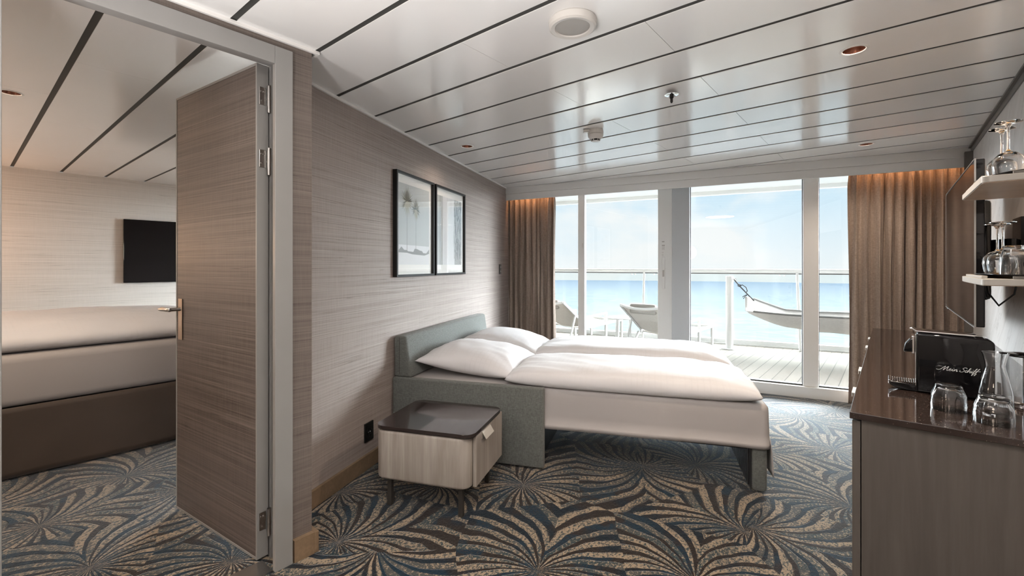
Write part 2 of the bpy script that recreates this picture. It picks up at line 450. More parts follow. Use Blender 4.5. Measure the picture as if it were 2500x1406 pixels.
def tag(o, label=None, cat=None, group=None, kind=None):
    if label: o['label'] = label
    if cat: o['category'] = cat
    if group: o['group'] = group
    if kind: o['kind'] = kind
    return o
def thing(name, label, cat, loc=(0, 0, 0), rz=0., group=None, kind=None):
    o = bpy.data.objects.new(name, None); COL.objects.link(o); o.empty_display_size = .05
    o.location = loc; o.rotation_euler = (0, 0, rz)
    return tag(o, label, cat, group, kind)
def struct(o, label=None):
    o['kind'] = 'structure'
    if label: o['label'] = label
    return o
def copy_tree(o, parent=None):
    c = o.copy(); COL.objects.link(c)
    if parent is not None: c.parent = parent
    for ch in list(o.children): copy_tree(ch, c)
    return c
def put(o, loc, rz=None):
    o.location = loc
    if rz is not None: o.rotation_euler = (0, 0, rz)
    return o
def clip(poly, a, b, c):
    """keep a*x+b*y <= c"""
    out = []
    for i in range(len(poly)):
        p, q = poly[i], poly[(i+1) % len(poly)]
        dp, dq = a*p[0]+b*p[1]-c, a*q[0]+b*q[1]-c
        if dp <= 0: out.append(p)
        if dp*dq < 0:
            k = dp/(dp-dq); out.append((p[0]+k*(q[0]-p[0]), p[1]+k*(q[1]-p[1])))
    return out

BACK = -2.6; FARX = -6.46; RX = .50
# window line as half plane: -.22x + y <= c
def inside(poly, v=.0):
    c = 5.23 + v/cos(GA)
    return clip(poly, -.22, 1., c)

# ================================================================== SETTING
# floor
p = inside([(FARX, BACK), (RX, BACK), (RX, 6.), (FARX, 6.)], .0)
struct(MB().prism(p, -.06, 0.).build('floor', M['carpet']), 'wall-to-wall carpet with palm leaf fans in navy, brown, teal and tan')

# ceiling: enamelled panels with open slots
mb = MB(); PITCH = .336; Y1 = 1.697
for k in range(-14, 13):
    y0 = Y1+(k-1)*PITCH; y1 = y0+PITCH-.025
    if y1 < BACK: continue
    y0 = max(y0, BACK)
    odd = k % 2
    js = [-.73-i*2.67 if odd else -1.395-i*2.67 for i in range(3)]
    if k <= -2: js = [-2.90+.0-i*1.336-(0 if odd else -.668) for i in range(-3, 4)]
    xs = sorted([x for x in js if FARX+.05 < x < RX-.05])
    e = [FARX]+xs+[RX]
    for a, b_ in zip(e, e[1:]):
        q = inside([(a+.0009, y0), (b_-.0009, y0), (b_-.0009, y1), (a+.0009, y1)], -.02)
        if len(q) > 2: mb.prism(q, CEIL, CEIL+.0035)
ceil_o = struct(mb.build('ceiling', M['ceil']), 'off-white enamelled panel ceiling with dark ventilation slots')
p = inside([(FARX, BACK), (RX, BACK), (RX, 6.), (FARX, 6.)], .0)
back_o = struct(MB().prism(p, CEIL+.0045, CEIL+.06).build('trim_1', M['slot']), 'dark mesh behind the ceiling slots')
LIGHTS = ((-.122, 2.494), (-.143, 4.49), (-2.575, 2.566), (-3.692, .189))
mb = MB()
for (x, y) in LIGHTS: mb.cyl((x, y, CEIL-.02), (x, y, CEIL+.045), .0425, seg=40)
cut = mb.build('cutter', M['slot'])
for o in (ceil_o, back_o):
    md = o.modifiers.new('b', 'BOOLEAN'); md.object = cut; md.operation = 'DIFFERENCE'; md.solver = 'EXACT'
bpy.context.view_layer.update(); dg = bpy.context.evaluated_depsgraph_get()
for o in (ceil_o, back_o):
    me = bpy.data.meshes.new_from_object(o.evaluated_get(dg)); o.modifiers.clear(); o.data = me
bpy.data.objects.remove(cut)

# walls
H1 = CEIL+.003
struct(MB().box(RX, RX+.1, BACK, 5.40, -.06, H1).build('wall_right', M['marble']), 'pale veined panel wall on the right')
struct(MB().box(FARX-.1, RX+.1, BACK-.1, BACK, -.06, H1).build('wall_back', M['wall_pale']))
struct(MB().box(FARX-.1, FARX, BACK-.1, 3.85, -.06, H1).build('wall_bedroom', M['wall_pale']), 'cream grasscloth wall of the adjoining bedroom')
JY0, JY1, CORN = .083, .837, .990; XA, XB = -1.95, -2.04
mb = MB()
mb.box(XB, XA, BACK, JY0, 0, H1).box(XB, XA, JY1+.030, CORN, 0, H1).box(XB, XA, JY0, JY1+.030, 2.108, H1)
struct(mb.build('wall_partition', M['wall_shaded']), 'taupe grasscloth wall around the connecting doorway')
# slanted left wall with return
a0 = W(-.205, 0); a1 = W(3.42, 0); b0 = W(-.205, -.08); b1 = W(3.42, -.08)
mb = MB(); mb.prism([a0[:2], a1[:2], b1[:2], b0[:2]], -.0, H1)
mb.prism([(XB, CORN-.0), (XB, CORN+.04), (a0.x-.02, CORN+.04), (a0.x-.02, CORN-.03), (XB, CORN-.03)], 0, H1)
struct(mb.build('wall_left', M['wall']), 'taupe grasscloth wall behind the sofa bed')

# wallpaper seams are in the material; trims
mb = MB()
def wall_strip(mb, s0, s1, t0, t1, z0, z1, bev=0.):
    mb.box(t0, t1, s0, s1, z0, z1, bev)
LW = thing('trim_2', None, None, (P0[0], P0[1], 0), LA, kind='structure')
mb = MB(); mb.box(0, .012, -.2, 3.40, CEIL-.014, CEIL); mb.build('ceiling_edge_strip', M['white'], LW)
bl = thing('baseboard_left', None, None, (P0[0], P0[1], 0), LA, kind='structure')
MB().box(0, .018, -.2, 3.40, 0, .093, .003).build('board', M['skirting'], bl)
mb = MB()
mb.box(XA, XA+.022, .905, CORN, 0, .092).box(XA-.25, XA+.022, CORN, CORN+.022, 0, .092, .003)
struct(mb.build('baseboard_partition', M['skirting']))
mb = MB(); mb.box(XA, XA+.012, BACK, CORN+.018, CEIL-.014, CEIL).box(XB-.2, XA+.012, CORN+.018, CORN+.03, CEIL-.014, CEIL)
struct(mb.build('trim_3', M['white']))
mb = MB(); mb.box(.479, RX, BACK, 5.3, CEIL-.012, CEIL).box(.493, RX, BACK, 5.3, 2.143, CEIL)
struct(mb.build('trim_4', M['bronze_trim']), 'dark bronze strip where the right wall meets the ceiling')
struct(MB().box(.452, RX, 5.04, 5.09, 0, 2.143).build('trim_5', M['bronze_trim']))

# door casing
mb = MB(); CX0, CX1 = XB-.012, XA+.02
CX0 = XA-.004
mb.box(CX0, CX1, JY1-.010, JY1+.062, 0, 2.145, .002)
mb.box(CX0, CX1, JY0-.062, JY0+.0, 0, 2.145, .002)
mb.box(CX0, CX1, JY0, JY1-.010, 2.072, 2.145, .002)
mb.box(XB-.06, XB, JY1+.021, JY1+.04, 0, 2.105)  # strip added to block bedroom light leaking through the hinge gap
mb.box(XB, CX0, JY0-.02, JY0, 0, 2.108).box(XB, CX0, JY0, JY1+.03, 2.098, 2.108)
struct(mb.build('trim_6', M['frame_grey']), 'pale grey steel casing of the connecting doorway')
struct(MB().box(XB-.005, XA+.005, JY0+.002, JY1-.014, 0, .006).build('trim_7', M['steel']), 'steel threshold strip')

# door leaf (opens into the bedroom)
dA = math.atan2(.72-.806, -2.814+2.055)
DR = thing('door_1', 'grasscloth-covered connecting door standing open into the bedroom', None, (-2.052, .806, 0), dA, kind='structure')
# local x runs from hinge edge to the free edge, local y<0 is the far side
L_ = .772; th = .046
MB().box(.009, L_-.009, -th+.001, -.0, .022, 2.092).build('door_leaf', M['door'], DR)
mb = MB()
mb.box(0, .009, -th-.002, .002, .012, 2.102, .001).box(L_-.009, L_, -th-.002, .002, .012, 2.102, .001)
mb.box(.009, L_-.009, -th-.002, .002, 2.092, 2.102).box(.009, L_-.009, -th-.002, .002, .012, .022)
mb.build('edge_trim', M['frame_grey'], DR)
for z in (1.93, 1.665, .13):
    mb = MB(); mb.box(-.003, .0, -.036, -.008, z, z+.075, .001)
    hb = tag(mb.build('hinge', M['steel'], DR), 'steel hinge')
    mb = MB(); mb.cyl((-.012, -.044, z-.03), (-.012, -.044, z+.085), .008, seg=16).cyl((-.012, -.044, z+.024), (-.012, -.044, z+.028), .0092, seg=16)
    mb.build('hinge_knuckle', M['steel'], hb, True)
    mb = MB()
    for dz, dy in ((.018, -.017), (.057, -.026), (.057, -.015)):
        mb.cyl((-.0055, dy, z+dz), (-.003, dy, z+dz), .0032, seg=10)
    mb.build('screw', M['chrome'], hb)
hp = MB(); hp.box(.697, .737, 0.002, .006, .875, 1.082, .0015)
for z in (.885, 1.072):
    for x in (.703, .731): hp.cyl((x, .006, z), (x, .0075, z), .002, seg=8)
hp = hp.build('handle_plate', M['brass'], DR)
mb = MB(); mb.cyl((.715, .004, 1.03), (.715, .05, 1.03), .009, seg=16)
mb.tube([(.715, .045, 1.03), (.72, .056, 1.03), (.745, .058, 1.03), (.80, .057, 1.028), (.835, .05, 1.027), (.842, .038, 1.027)], .0085, 10)
mb.box(.700, .80, .048, .062, 1.020, 1.040, .004)
mb.build('door_handle', M['steel'], DR, True)

# window front ------------------------------------------------------
WF = lambda name, label: thing(name, label, None, (GO[0], GO[1], 0), GA, kind='structure')
U0, U1 = -6.7, .62
sill = WF('trim_8', 'white window sill step'); 
mb = MB(); mb.box(U0, U1, 0, .16, 0, .106, .004); mb.build('sill', M['window_white'], sill)
hd = WF('wall_window', None)
MB().box(U0, U1, .0, .14, 2.10, H1).build('lintel', M['window_white'], hd)
def pane(win, u0, u1, z0=.112, z1=2.10, gasket=True):
    g = MB().box(u0, u1, .062, .070, z0, z1).build('pane', M['pane'], win)
    if gasket:
        mb = MB(); w = .006
        mb.box(u0-.001, u0+w, .05, .08, z0, z1).box(u1-w, u1+.001, .05, .08, z0, z1).box(u0, u1, .05, .08, z0-.006, z0+w)
        mb.build('gasket', M['black'], win)
w1 = WF('window_1', 'fixed window pane beside the left curtain')
pane(w1, -3.62, -2.885, gasket=False)
MB().box(-2.885, -2.805, .035, .10, .106, 2.10, .003).box(-3.72, -3.62, .035, .10, .106, 2.1, .003).build('mullion', M['window_white'], w1)
MB().box(-2.832, -2.822, .024, .035, 1.46, 1.51, .002).build('latch', M['plastic_white'], w1)
w2 = WF('window_2', 'second window pane in front of the loungers')
pane(w2, -2.805, -1.98, gasket=False)
d2 = WF('door_2', 'white sliding balcony door frame with pull handle')
mb = MB(); mb.box(-1.98, -1.83, .03, .11, .106, 2.10, .003).build('door_frame', M['window_white'], d2)
MB().box(-1.83, -1.655, .0, .12, .106, 2.10, .003).build('column', M['window_grey'], d2)
h2 = MB().box(-1.935, -1.905, .018, .03, 1.00, 1.34, .004).build('door_handle', M['window_white'], d2)
MB().box(-1.928, -1.912, .008, .018, 1.13, 1.20, .003).build('lever', M['steel'], h2)
mb = MB()
for i, (z, w) in enumerate(((1.50, .026), (1.46, .030), (1.45, .028), (1.44, .030), (1.43, .026), (1.42, .029), (1.39, .018), (1.37, .015), (1.355, .016))):
    mb.box(-1.937, -1.937+w, .0285, .0302, z, z+(.012 if i in (0, 1) else .0035))
mb.build('sticker', M['grille'], d2)
w3 = WF('window_3', 'wide window pane in front of the hammock')
pane(w3, -1.655, -.648)
MB().box(-.648, -.522, .028, .11, .106, 2.10, .004).build('mullion', M['window_white'], w3)
w4 = WF('window_4', 'window pane beside the right curtain')
pane(w4, -.522, .62)
w5 = WF('window_5', 'bedroom window panes')
pane(w5, -6.6, -5.3, gasket=False); pane(w5, -5.25, -3.8, gasket=False)
MB().box(-5.3, -5.25, .035, .1, .106, 2.1).box(-3.84, -3.62, .0, .12, .0, 2.1).build('mullion', M['window_white'], w5)
# curtain box (valence)
vl = WF('trim_9', 'pale curtain pelmet board above the windows')
mb = MB(); mb.box(-3.72, .50, -.20, -.182, 2.035, 2.112, .003).box(-3.73, .50, -.212, -.182, 2.112, CEIL, .004).box(-3.73, .50, -.184, .0, 2.155, CEIL)
mb.build('pelmet', M['white'], vl)

# ================================================================== OUTSIDE
dk = WF('trim_10', 'pale planked balcony deck')
mb = MB(); mb.box(-9, 6, .12, 3.06, -.12, .0); mb.build('deck_planks', M['deck'], dk)
rf = WF('trim_11', 'underside of the deck above the balcony')
mb = MB(); mb.box(-9, 6, .05, 3.15, 2.46, 2.60).box(-9, 6, 3.03, 3.15, 2.40, 2.60).box(-9, 6, .9, .98, 2.42, 2.46); mb.build('deckhead', M['window_white'], rf)
cb = WF('trim_12', 'low curb along the balcony edge')
mb = MB(); mb.box(-9, 6, 2.98, 3.06, 0, .075, .005).box(-9, 6, 2.93, 3.08, 0, .02); mb.build('curb', M['alu_white'], cb)
rl = thing('balcony_railing', 'glass balcony railing with white handrail against the sea', 'railing', G(0, 3.0, .075), GA)
mb = MB(); mb.tube([(-8.5, 0, 1.09), (5.5, 0, 1.09)], .030, 16); mb.build('handrail', M['alu_white'], rl, True)
MB().box(-8.5, 5.5, -.012, .012, 1.040, 1.056).build('glass_channel', M['dark_metal'], rl)
for u in (-7.2, -4.95, -2.70, -.45, 1.80, 4.05):
    o = MB(); o.bar((u+.02, -.27, -.07), (u-.0, -.02, 1.06), .03, .045, .004); o.build('stanchion', M['alu_white'], rl)
    for du in (-.22, -.16, .16, .22): MB().cyl((u+du, -.02, 1.022), (u+du, .02, 1.022), .011, seg=12).build('glass_clamp', M['alu_white'], rl)
    MB().box(u+.02, u+2.23, -.006, .006, .0, 1.045).build('glass_panel', M['railglass'], rl)
def post(u, label):
    o = thing('hammock_post', label, 'post', G(u, 2.48, 0), GA)
    MB().cyl((0, 0, .012), (0, 0, 1.09), .050, seg=32).build('shaft', M['alu_white'], o, True)
    MB().cyl((0, 0, 0), (0, 0, .014), .095, seg=32).build('base_plate', M['alu_white'], o, True)
    mb = MB(); s = 1 if u < 0 else -1
    mb.cyl((s*.045, -.02, 1.05), (s*.075, -.03, 1.05), .009, seg=12)
    mb.tube([(s*.075+.018*cos(a), -.03, 1.042+.018*sin(a)) for a in [i*pi/6 for i in range(12)]], .0035, 6, True)
    mb.build('eye_bolt', M['steel'], o, True)
post(-1.353, 'white round post on the deck holding the hammock rope')
post(2.15, 'white round hammock post further right, behind the curtain')
# hammock
HM = thing('hammock', 'cream fabric hammock with grey rim slung over the balcony deck', 'hammock', G(0, 2.3, 0), GA)
ua, ub = -1.14, 1.90
def hprof(k):
    """k 0..1 along: half width, rim height, depth"""
    e = sin(pi*min(max(k, 0), 1))**.55
    w = .055+.32*e
    end = abs(2*k-1)
    rim = .585
    dep = .02+.225*sin(pi*k)**.42
    return w, rim, dep
def hf(a, b):
    k = a; w, rim, dep = hprof(k); th_ = (b*2-1)
    u = ua+(ub-ua)*k
    y = th_*w; z = rim-dep*(1-abs(th_)**2.2)+.005*sin(k*40)*(1-abs(th_))
    z += .17*max(0, (abs(2*k-1)-.66)/.34)**1.1*(.12+.88*(th_*.5+.5))
    if th_ > 0 and k < .30: z += .05*(1-k/.30)*th_
    return (u, y, z)
o = MB().grid(hf, 70, 24).build('fabric', M['hammock'], HM, True, 80)
sm = o.modifiers.new('s', 'SOLIDIFY'); sm.thickness = .012; sm.offset = 0
for sgn in (0., 1.):
    pts = [Vector(hf(i/60, sgn))+Vector((0, 0, .004)) for i in range(2, 59)]
    MB().tube(pts, .013, 8).build('rim', M['hamedge'], HM, True)
def pil(a, b):
    q = hf(.035+.13*a, .25+.62*b)
    return (q[0], q[1], q[2]+.010+.055*((1-abs(2*a-1)**3)*(1-abs(2*b-1)**3)))
mb = MB()
mb.grid(pil, 16, 16); mb.build('head_cushion', M['hammock'], HM, True, 80)
MB().tube([(-1.29, .16, 1.04), (-1.2, .11, .93), (-1.10, .06, .82), (-1.03, .02, .745)], .009, 8).build('rope', M['rope'], HM, True)
mb = MB(); mb.tube([(-1.215, .13, .95), (-1.18, .13, .965), (-1.13, .11, .93), (-1.115, .1, .88), (-1.135, .09, .85)], .007, 6)
mb.tube([(-1.11, .06, .83), (-1.15, .05, .815), (-1.18, .05, .79)], .005, 6).tube([(-1.12, .06, .82), (-1.15, .06, .80), (-1.165, .06, .765)], .005, 6)
mb.tube([(-1.22+.02*cos(a), .13, .955+.016*sin(a)) for a in [i*pi/5 for i in range(10)]], .006, 6, True)
mb.build('rope', M['rope'], HM, True)
MB().tube([(1.88, .0, .745), (2.0, .1, .88), (2.08, .15, 1.04)], .009, 8).build('rope', M['rope'], HM, True)

# sea
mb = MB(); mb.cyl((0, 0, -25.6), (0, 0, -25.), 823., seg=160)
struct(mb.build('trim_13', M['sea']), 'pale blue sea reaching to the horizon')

# loungers
def make_lounger(label):
    """local +y = the way the sitter faces, origin under the top edge of the backrest"""
    R_ = thing('deck_lounger', label, 'lounger', (0, 0, 0), 0, 'white deck loungers on the balcony')
    hw = .31
    def backline(k): # k 0 bottom .. 1 top
        return (.60-.60*k, .30+.41*k)
    for s in (-1, 1):
        y0, z0 = backline(0); y1, z1 = backline(1)
        MB().bar((s*hw, y0, z0), (s*hw, y1, z1), .028, .035, .004).build('back_rail', M['alu_white'], R_)
        MB().bar((s*hw, .55, .29), (s*hw, 1.60, .325), .028, .04, .004).build('seat_rail', M['alu_white'], R_)
        MB().bar((s*hw, .50, .295), (s*hw, .18, .0), .03, .035, .004).build('leg', M['alu_white'], R_)
        MB().bar((s*hw, 1.12, .0), (s*hw, 1.12, .465), .03, .045, .004).build('leg', M['alu_white'], R_)
        MB().bar((s*hw, 1.60, .0), (s*hw, 1.60, .33), .03, .04, .004).build('leg', M['alu_white'], R_)
        MB().bar((s*hw, .42, .44), (s*hw, 1.14, .475), .045, .022, .004).build('armrest', M['alu_white'], R_)
        MB().bar((s*hw, .30, .515), (s*hw, .12, .06), .022, .026, .003).build('back_strut', M['alu_white'], R_)
    mb = MB(); mb.tube([(x*hw, -.0-.05*(1-x*x), .71-.035*(1-x*x)) for x in [i/8-1 for i in range(17)]], .017, 10)
    mb.build('top_bar', M['alu_white'], R_, True)
    MB().bar((-hw, .18, .02), (hw, .18, .02), .03, .03, .003).build('cross_bar', M['alu_white'], R_)
    MB().bar((-hw, 1.60, .32), (hw, 1.60, .32), .03, .035, .003).build('cross_bar', M['alu_white'], R_)
    def bs(a, b):
        x = (a*2-1); y, z = backline(.06+.94*b); sag = .05*(1-x*x)
        return (x*(hw-.01), y-sag*.7, z-sag*.75)
    o = MB().grid(bs, 16, 16).build('back_sling', M['sling'], R_, True, 80)
    md = o.modifiers.new('s', 'SOLIDIFY'); md.thickness = .006
    def ss(a, b):
        x = (a*2-1); return (x*(hw-.01), .58+1.0*b, .30+.03*b-.03*(1-x*x))
    o = MB().grid(ss, 16, 10).build('seat_sling', M['sling'], R_, True, 80)
    md = o.modifiers.new('s', 'SOLIDIFY'); md.thickness = .006
    MB().box(-.19, .19, .015, .085, .60, .735, .028, 3).build('head_cushion', M['grey_cushion'], R_, True)
    return R_
la = radians(-5)
lg = make_lounger('white deck lounger behind the sliding door frame, nearer the hammock')
put(lg, Vector((-2.857, 5.81, 0)) + Vector((.31*cos(la), .31*sin(la), 0)), la)
l2 = copy_tree(lg); l2['label'] = 'white deck lounger outside the left curtain'
put(l2, lg.location + Vector((-1.436, -.125, 0)), la)
# round side table
tb = thing('side_table', 'small round white table between the two loungers', 'table', (-3.13, 6.40, 0))
MB().lathe([(0, .452), (.205, .452), (.215, .458), (.215, .466), (.205, .472), (0, .472)]).build('table_top', M['alu_white'], tb, True)
for i in range(3):
    a = radians(30+120*i)
    MB().bar((.14*cos(a), .14*sin(a), 0), (.12*cos(a), .12*sin(a), .452), .03, .03, .003).build('leg', M['alu_white'], tb)

# ================================================================== CURTAINS
def curtain(u0, u1, v0, name, label, folds, seed, amp=.045):
    rnd = random.Random(seed)
    n = 420; ph = [0.]; 
    ws = [rnd.uniform(.55, 1.5) for _ in range(folds)]; tot = sum(ws)
    edges = [0]; 
    for w in ws: edges.append(edges[-1]+w/tot)
    amps = [rnd.uniform(.55, 1.15)*amp for _ in range(folds)]
    def off(a):
        for i in range(folds):
            if a <= edges[i+1] or i == folds-1:
                q = (a-edges[i])/(edges[i+1]-edges[i]); return amps[i]*sin(2*pi*q)*1.0, i, q
    o = thing(name, label, 'curtain', G((u0+u1)/2, v0, 0), GA)
    w = u1-u0
    def f(a, b):
        z = .015+b*2.09
        d, i, q = off(a)
        drift = .012*noise.noise(Vector((a*7+seed, b*1.7, 3.)))
        k = .75+.35*(1-b)*noise.noise(Vector((a*5, b*2.+seed, 1)))+.2*(1-b)
        gather = max(0, (b-.93)/.07)
        x = (a-.5)*w*(1-.012*b)
        x += .010*cos(2*pi*q*1)*sin(b*5+i)*(1-gather)
        y = d*k*(1-gather*.3)+drift + gather*.016*sin(a*folds*2*pi*2.7+seed)
        x += .006*gather*sin(a*folds*9)
        y += .02*noise.noise(Vector((a*3, b*1.2, seed)))*(1-b)
        return (x, y, z)
    c = MB().grid(f, n, 60).build('curtain_cloth', M['curtain'], o, True, 180)
    md = c.modifiers.new('s', 'SOLIDIFY'); md.thickness = .0025
    mb = MB(); mb.box(-w/2-.02, w/2+.02, -.012, .012, 2.112, 2.13); mb.build('curtain_rail', M['white'], o)
    return o
curtain(-3.745, -3.11, -.095, 'curtain', 'narrow brown linen curtain bunched at the left end of the windows', 9, 3, .045)
curtain(-.315, .475, -.095, 'curtain', 'wide brown linen curtain at the right end of the windows', 11, 11, .04)
# warm LED strips above the curtains
for u0, u1, lb in ((-3.66, -3.1, 'warm light strip above the left curtain'), (-.3, .44, 'warm light strip above the right curtain')):
    o = thing('led_strip', lb, 'lamp', G((u0+u1)/2, -.165, 2.142), GA)
    MB().box(-(u1-u0)/2, (u1-u0)/2, -.007, .007, 0, .012).build('strip', M['led'], o)

# ================================================================== SOFA BED  (local x = out from the wall, local y = along the wall)
BED = thing('sofa_bed', 'sage-grey upholstered sofa bed pulled out from the left wall', 'bed', (P0[0], P0[1], 0), LA)
B0, B1 = .76, 2.28
MB().box(.012, 1.05, B0-.015, B0+.036, .012, .500, .011, 3).build('armrest', M['sofa'], BED, True)
MB().box(.012, 1.05, B1+.012, B1+.063, .012, .500, .011, 3).build('armrest', M['sofa'], BED, True)
# backrest cushion, front face leaning
mb = MB(); mb.box(.012, .145, B0, B1+.02, .498, .775, .018, 3)
for v in mb.bm.verts:
    if v.co.x > .07: v.co.x -= .042*(v.co.z-.50)/.275
mb.build('backrest', M['sofa'], BED, True)
mb = MB(); mb.box(.055, .058, B0-.0012, B0-.0002, .52, .765); mb.build('seam', M['dark_metal'], BED)
MB().box(.16, 2.20, B0+.1, B1-.02, .225, .285).build('slat_frame', M['black_metal'], BED)
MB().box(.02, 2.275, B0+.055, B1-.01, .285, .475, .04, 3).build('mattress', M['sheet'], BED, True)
# foot panel with dark ribbed inside
mb = MB(); mb.box(2.206, 2.284, B0+.050, B1-.02, .012, .30, .022, 3)
mb.build('foot_panel', M['sofa'], BED, True)
mb = MB()
for i in range(34):
    y = B0+.09+i*.04
    if y < B1-.06: mb.box(2.192, 2.2055, y, y+.024, .03, .285)
mb.box(2.200, 2.206, B0+.06, B1-.04, .02, .285)
mb.build('rib_panel', M['black'], BED)
# dark inner panel beneath the sofa seat
MB().box(.55, 1.0, B0+.1, B1-.02, .0, .225, .01).build('seat_base', M['black'], BED)
# fitted sheet: thing of its own lying on the mattress
SH = thing('bed_sheet', 'smooth white sheet hanging over the edge of the sofa bed', 'bed sheet', (P0[0], P0[1], 0), LA)
def sheet_mesh():
    b = bmesh.new()
    x0, x1, y0, y1 = .02, 2.292, B0+.042, B1+.004; R = .035
    # outline from near-left corner round the foot to far-left corner
    def outline(r):
        pts = []
        n = 60
        for i in range(n+1): pts.append((x0+(x1-R-x0)*i/n, y0))
        for i in range(1, 9):
            a = -pi/2+(pi/2)*i/8; pts.append((x1-R+R*cos(a), y0+R+R*sin(a)))
        for i in range(1, 31): pts.append((x1, y0+R+(y1-y0-2*R)*i/30))
        for i in range(1, 9):
            a = (pi/2)*i/8; pts.append((x1-R+R*cos(a), y1-R+R*sin(a)))
        for i in range(1, n+1): pts.append((x1-R-(x1-R-x0)*i/n, y1))
        return pts
    pts = outline(R); N_ = len(pts)
    cx, cy = (x0+x1)/2, (y0+y1)/2
    prof = [(-.035, .492), (-.022, .491), (-.010, .485), (-.002, .473), (0, .455), (.001, .40), (.002, .33), (.003, .272), (.0045, .2705), (.003, .245)]
    rows = []
    for j, (o_, z) in enumerate(prof):
        row = []
        for i, (x, y) in enumerate(pts):
            # outward normal
            p, q = pts[max(0, i-1)], pts[min(N_-1, i+1)]
            tx, ty = q[0]-p[0], q[1]-p[1]; l = sqrt(tx*tx+ty*ty); nx, ny = ty/l, -tx/l
            k = max(0, (.48-z)/.24)
            wv = .004*k*sin(x*9+y*7)+.003*k*noise.noise(Vector((x*3, y*3, z*2)))
            zz = z
            if x > x1-.02 and y > y0+.03: zz = .48-(.48-z)*1.0
            if z < .49: zz -= .006*sin(x*2.1)*k
            row.append(b.verts.new((x+nx*(o_+wv), y+ny*(o_+wv), zz)))
        rows.append(row)
    for r0, r1 in zip(rows, rows[1:]):
        for i in range(N_-1): b.faces.new((r0[i], r0[i+1], r1[i+1], r1[i]))
    b.faces.new(rows[0])
    b.faces.ensure_lookup_table(); bmesh.ops.recalc_face_normals(b, faces=b.faces)
    return b
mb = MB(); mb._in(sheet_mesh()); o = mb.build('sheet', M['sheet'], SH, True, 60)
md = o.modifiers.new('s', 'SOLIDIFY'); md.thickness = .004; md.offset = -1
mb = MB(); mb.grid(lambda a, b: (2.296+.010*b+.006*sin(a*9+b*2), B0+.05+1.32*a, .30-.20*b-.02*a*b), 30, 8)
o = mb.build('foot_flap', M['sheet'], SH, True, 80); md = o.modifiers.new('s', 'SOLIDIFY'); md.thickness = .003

def soft_box(name, mat, w, d, h, label, cat, loc, rz, group, seed, wr=.006, pinch=0., px=3.5, tilt=None, kp=.55, ky=None):
    """stuffed textile: closed pillow surface, local footprint w x d, height h"""
    nx, ny = 64, 40
    b = bmesh.new()
    def P(i, j, top):
        a = 2*i/nx-1; c = 2*j/ny-1
        # resample towards the rim
        a2 = sin(a*pi/2)*.5+a*.5; c2 = sin(c*pi/2)*.5+c*.5
        k = max(0, 1-abs(a2)**px)**kp*max(0, 1-abs(c2)**(ky or px))**kp
        sx = 1-pinch*(1-abs(c2)**2)*0 - pinch*(abs(a2) > 0)*(1-abs(c2)**1.5)*abs(a2)**4
        sy = 1-pinch*(1-abs(a2)**1.5)*abs(c2)**4
        x, y = a2*w/2*sx, c2*d/2*sy
        n = noise.noise(Vector((x*4+seed, y*4, seed)))+.5*noise.noise(Vector((x*11+seed, y*9, 2.)))
        big = noise.noise(Vector((x*1.6+seed, y*2.2, 9.)))
        rdg = (1-abs(noise.noise(Vector((x*3.1+seed*2, y*7.3+x*2, 4.)))))**5
        rim = (1-k)*(1 if pinch else .5)
        if top: z = h*.30+h*.70*k*(1+.10*big)+wr*n*min(1, k*2)+wr*.9*rdg*min(1, k*3)*(.35+rim)
        else: z = h*.30-h*.30*min(1, k*1.6)
        return Vector((x, y, z))
    T = [[b.verts.new(P(i, j, True)) for j in range(ny+1)] for i in range(nx+1)]
    Bm = [[(T[i][j] if i in (0, nx) or j in (0, ny) else b.verts.new(P(i, j, False))) for j in range(ny+1)] for i in range(nx+1)]
    for i in range(nx):
        for j in range(ny):
            b.faces.new((T[i][j], T[i+1][j], T[i+1][j+1], T[i][j+1]))
            vs = (Bm[i][j], Bm[i][j+1], Bm[i+1][j+1], Bm[i+1][j])
            try: b.faces.new(vs)
            except ValueError: pass
    bmesh.ops.recalc_face_normals(b, faces=b.faces)
    mb = MB(); mb._in(b)
    o = mb.build(name, mat, None, True, 180)
    tag(o, label, cat, group)
    o.location = loc
    if tilt is not None: o.rotation_euler = (Matrix.Rotation(rz, 3, 'Z') @ Matrix.Rotation(tilt[0], 3, 'Y') @ Matrix.Rotation(tilt[1], 3, 'X')).to_euler()
    else: o.rotation_euler = (0, 0, rz)
    return o
mt = .494
soft_box('duvet', M['linen'], 1.47, .71, .118, 'white duvet on the near half of the sofa bed', 'duvet', W(1.14, 1.525, mt), LA, 'duvets on the sofa bed', 3, .010, kp=.36, ky=5.)
soft_box('duvet', M['linen'], 1.44, .70, .135, 'white duvet on the far half of the sofa bed, below the windows', 'duvet', W(1.885, 1.50, mt), LA, 'duvets on the sofa bed', 8, .010, kp=.36, ky=5.)
soft_box('pillow', M['linen'], .70, .68, .165, 'white pillow at the near side, in front of the backrest', 'pillow', W(1.17, .475, mt+.03), LA, 'pillows on the sofa bed', 5, .010, .10, 2.3, tilt=(.10, .03))
soft_box('pillow', M['linen'], .70, .68, .165, 'white pillow at the far side, partly behind the nearer one', 'pillow', W(1.87, .475, mt+.03), LA, 'pillows on the sofa bed', 12, .006, .10, 2.3, tilt=(.10, -.02))

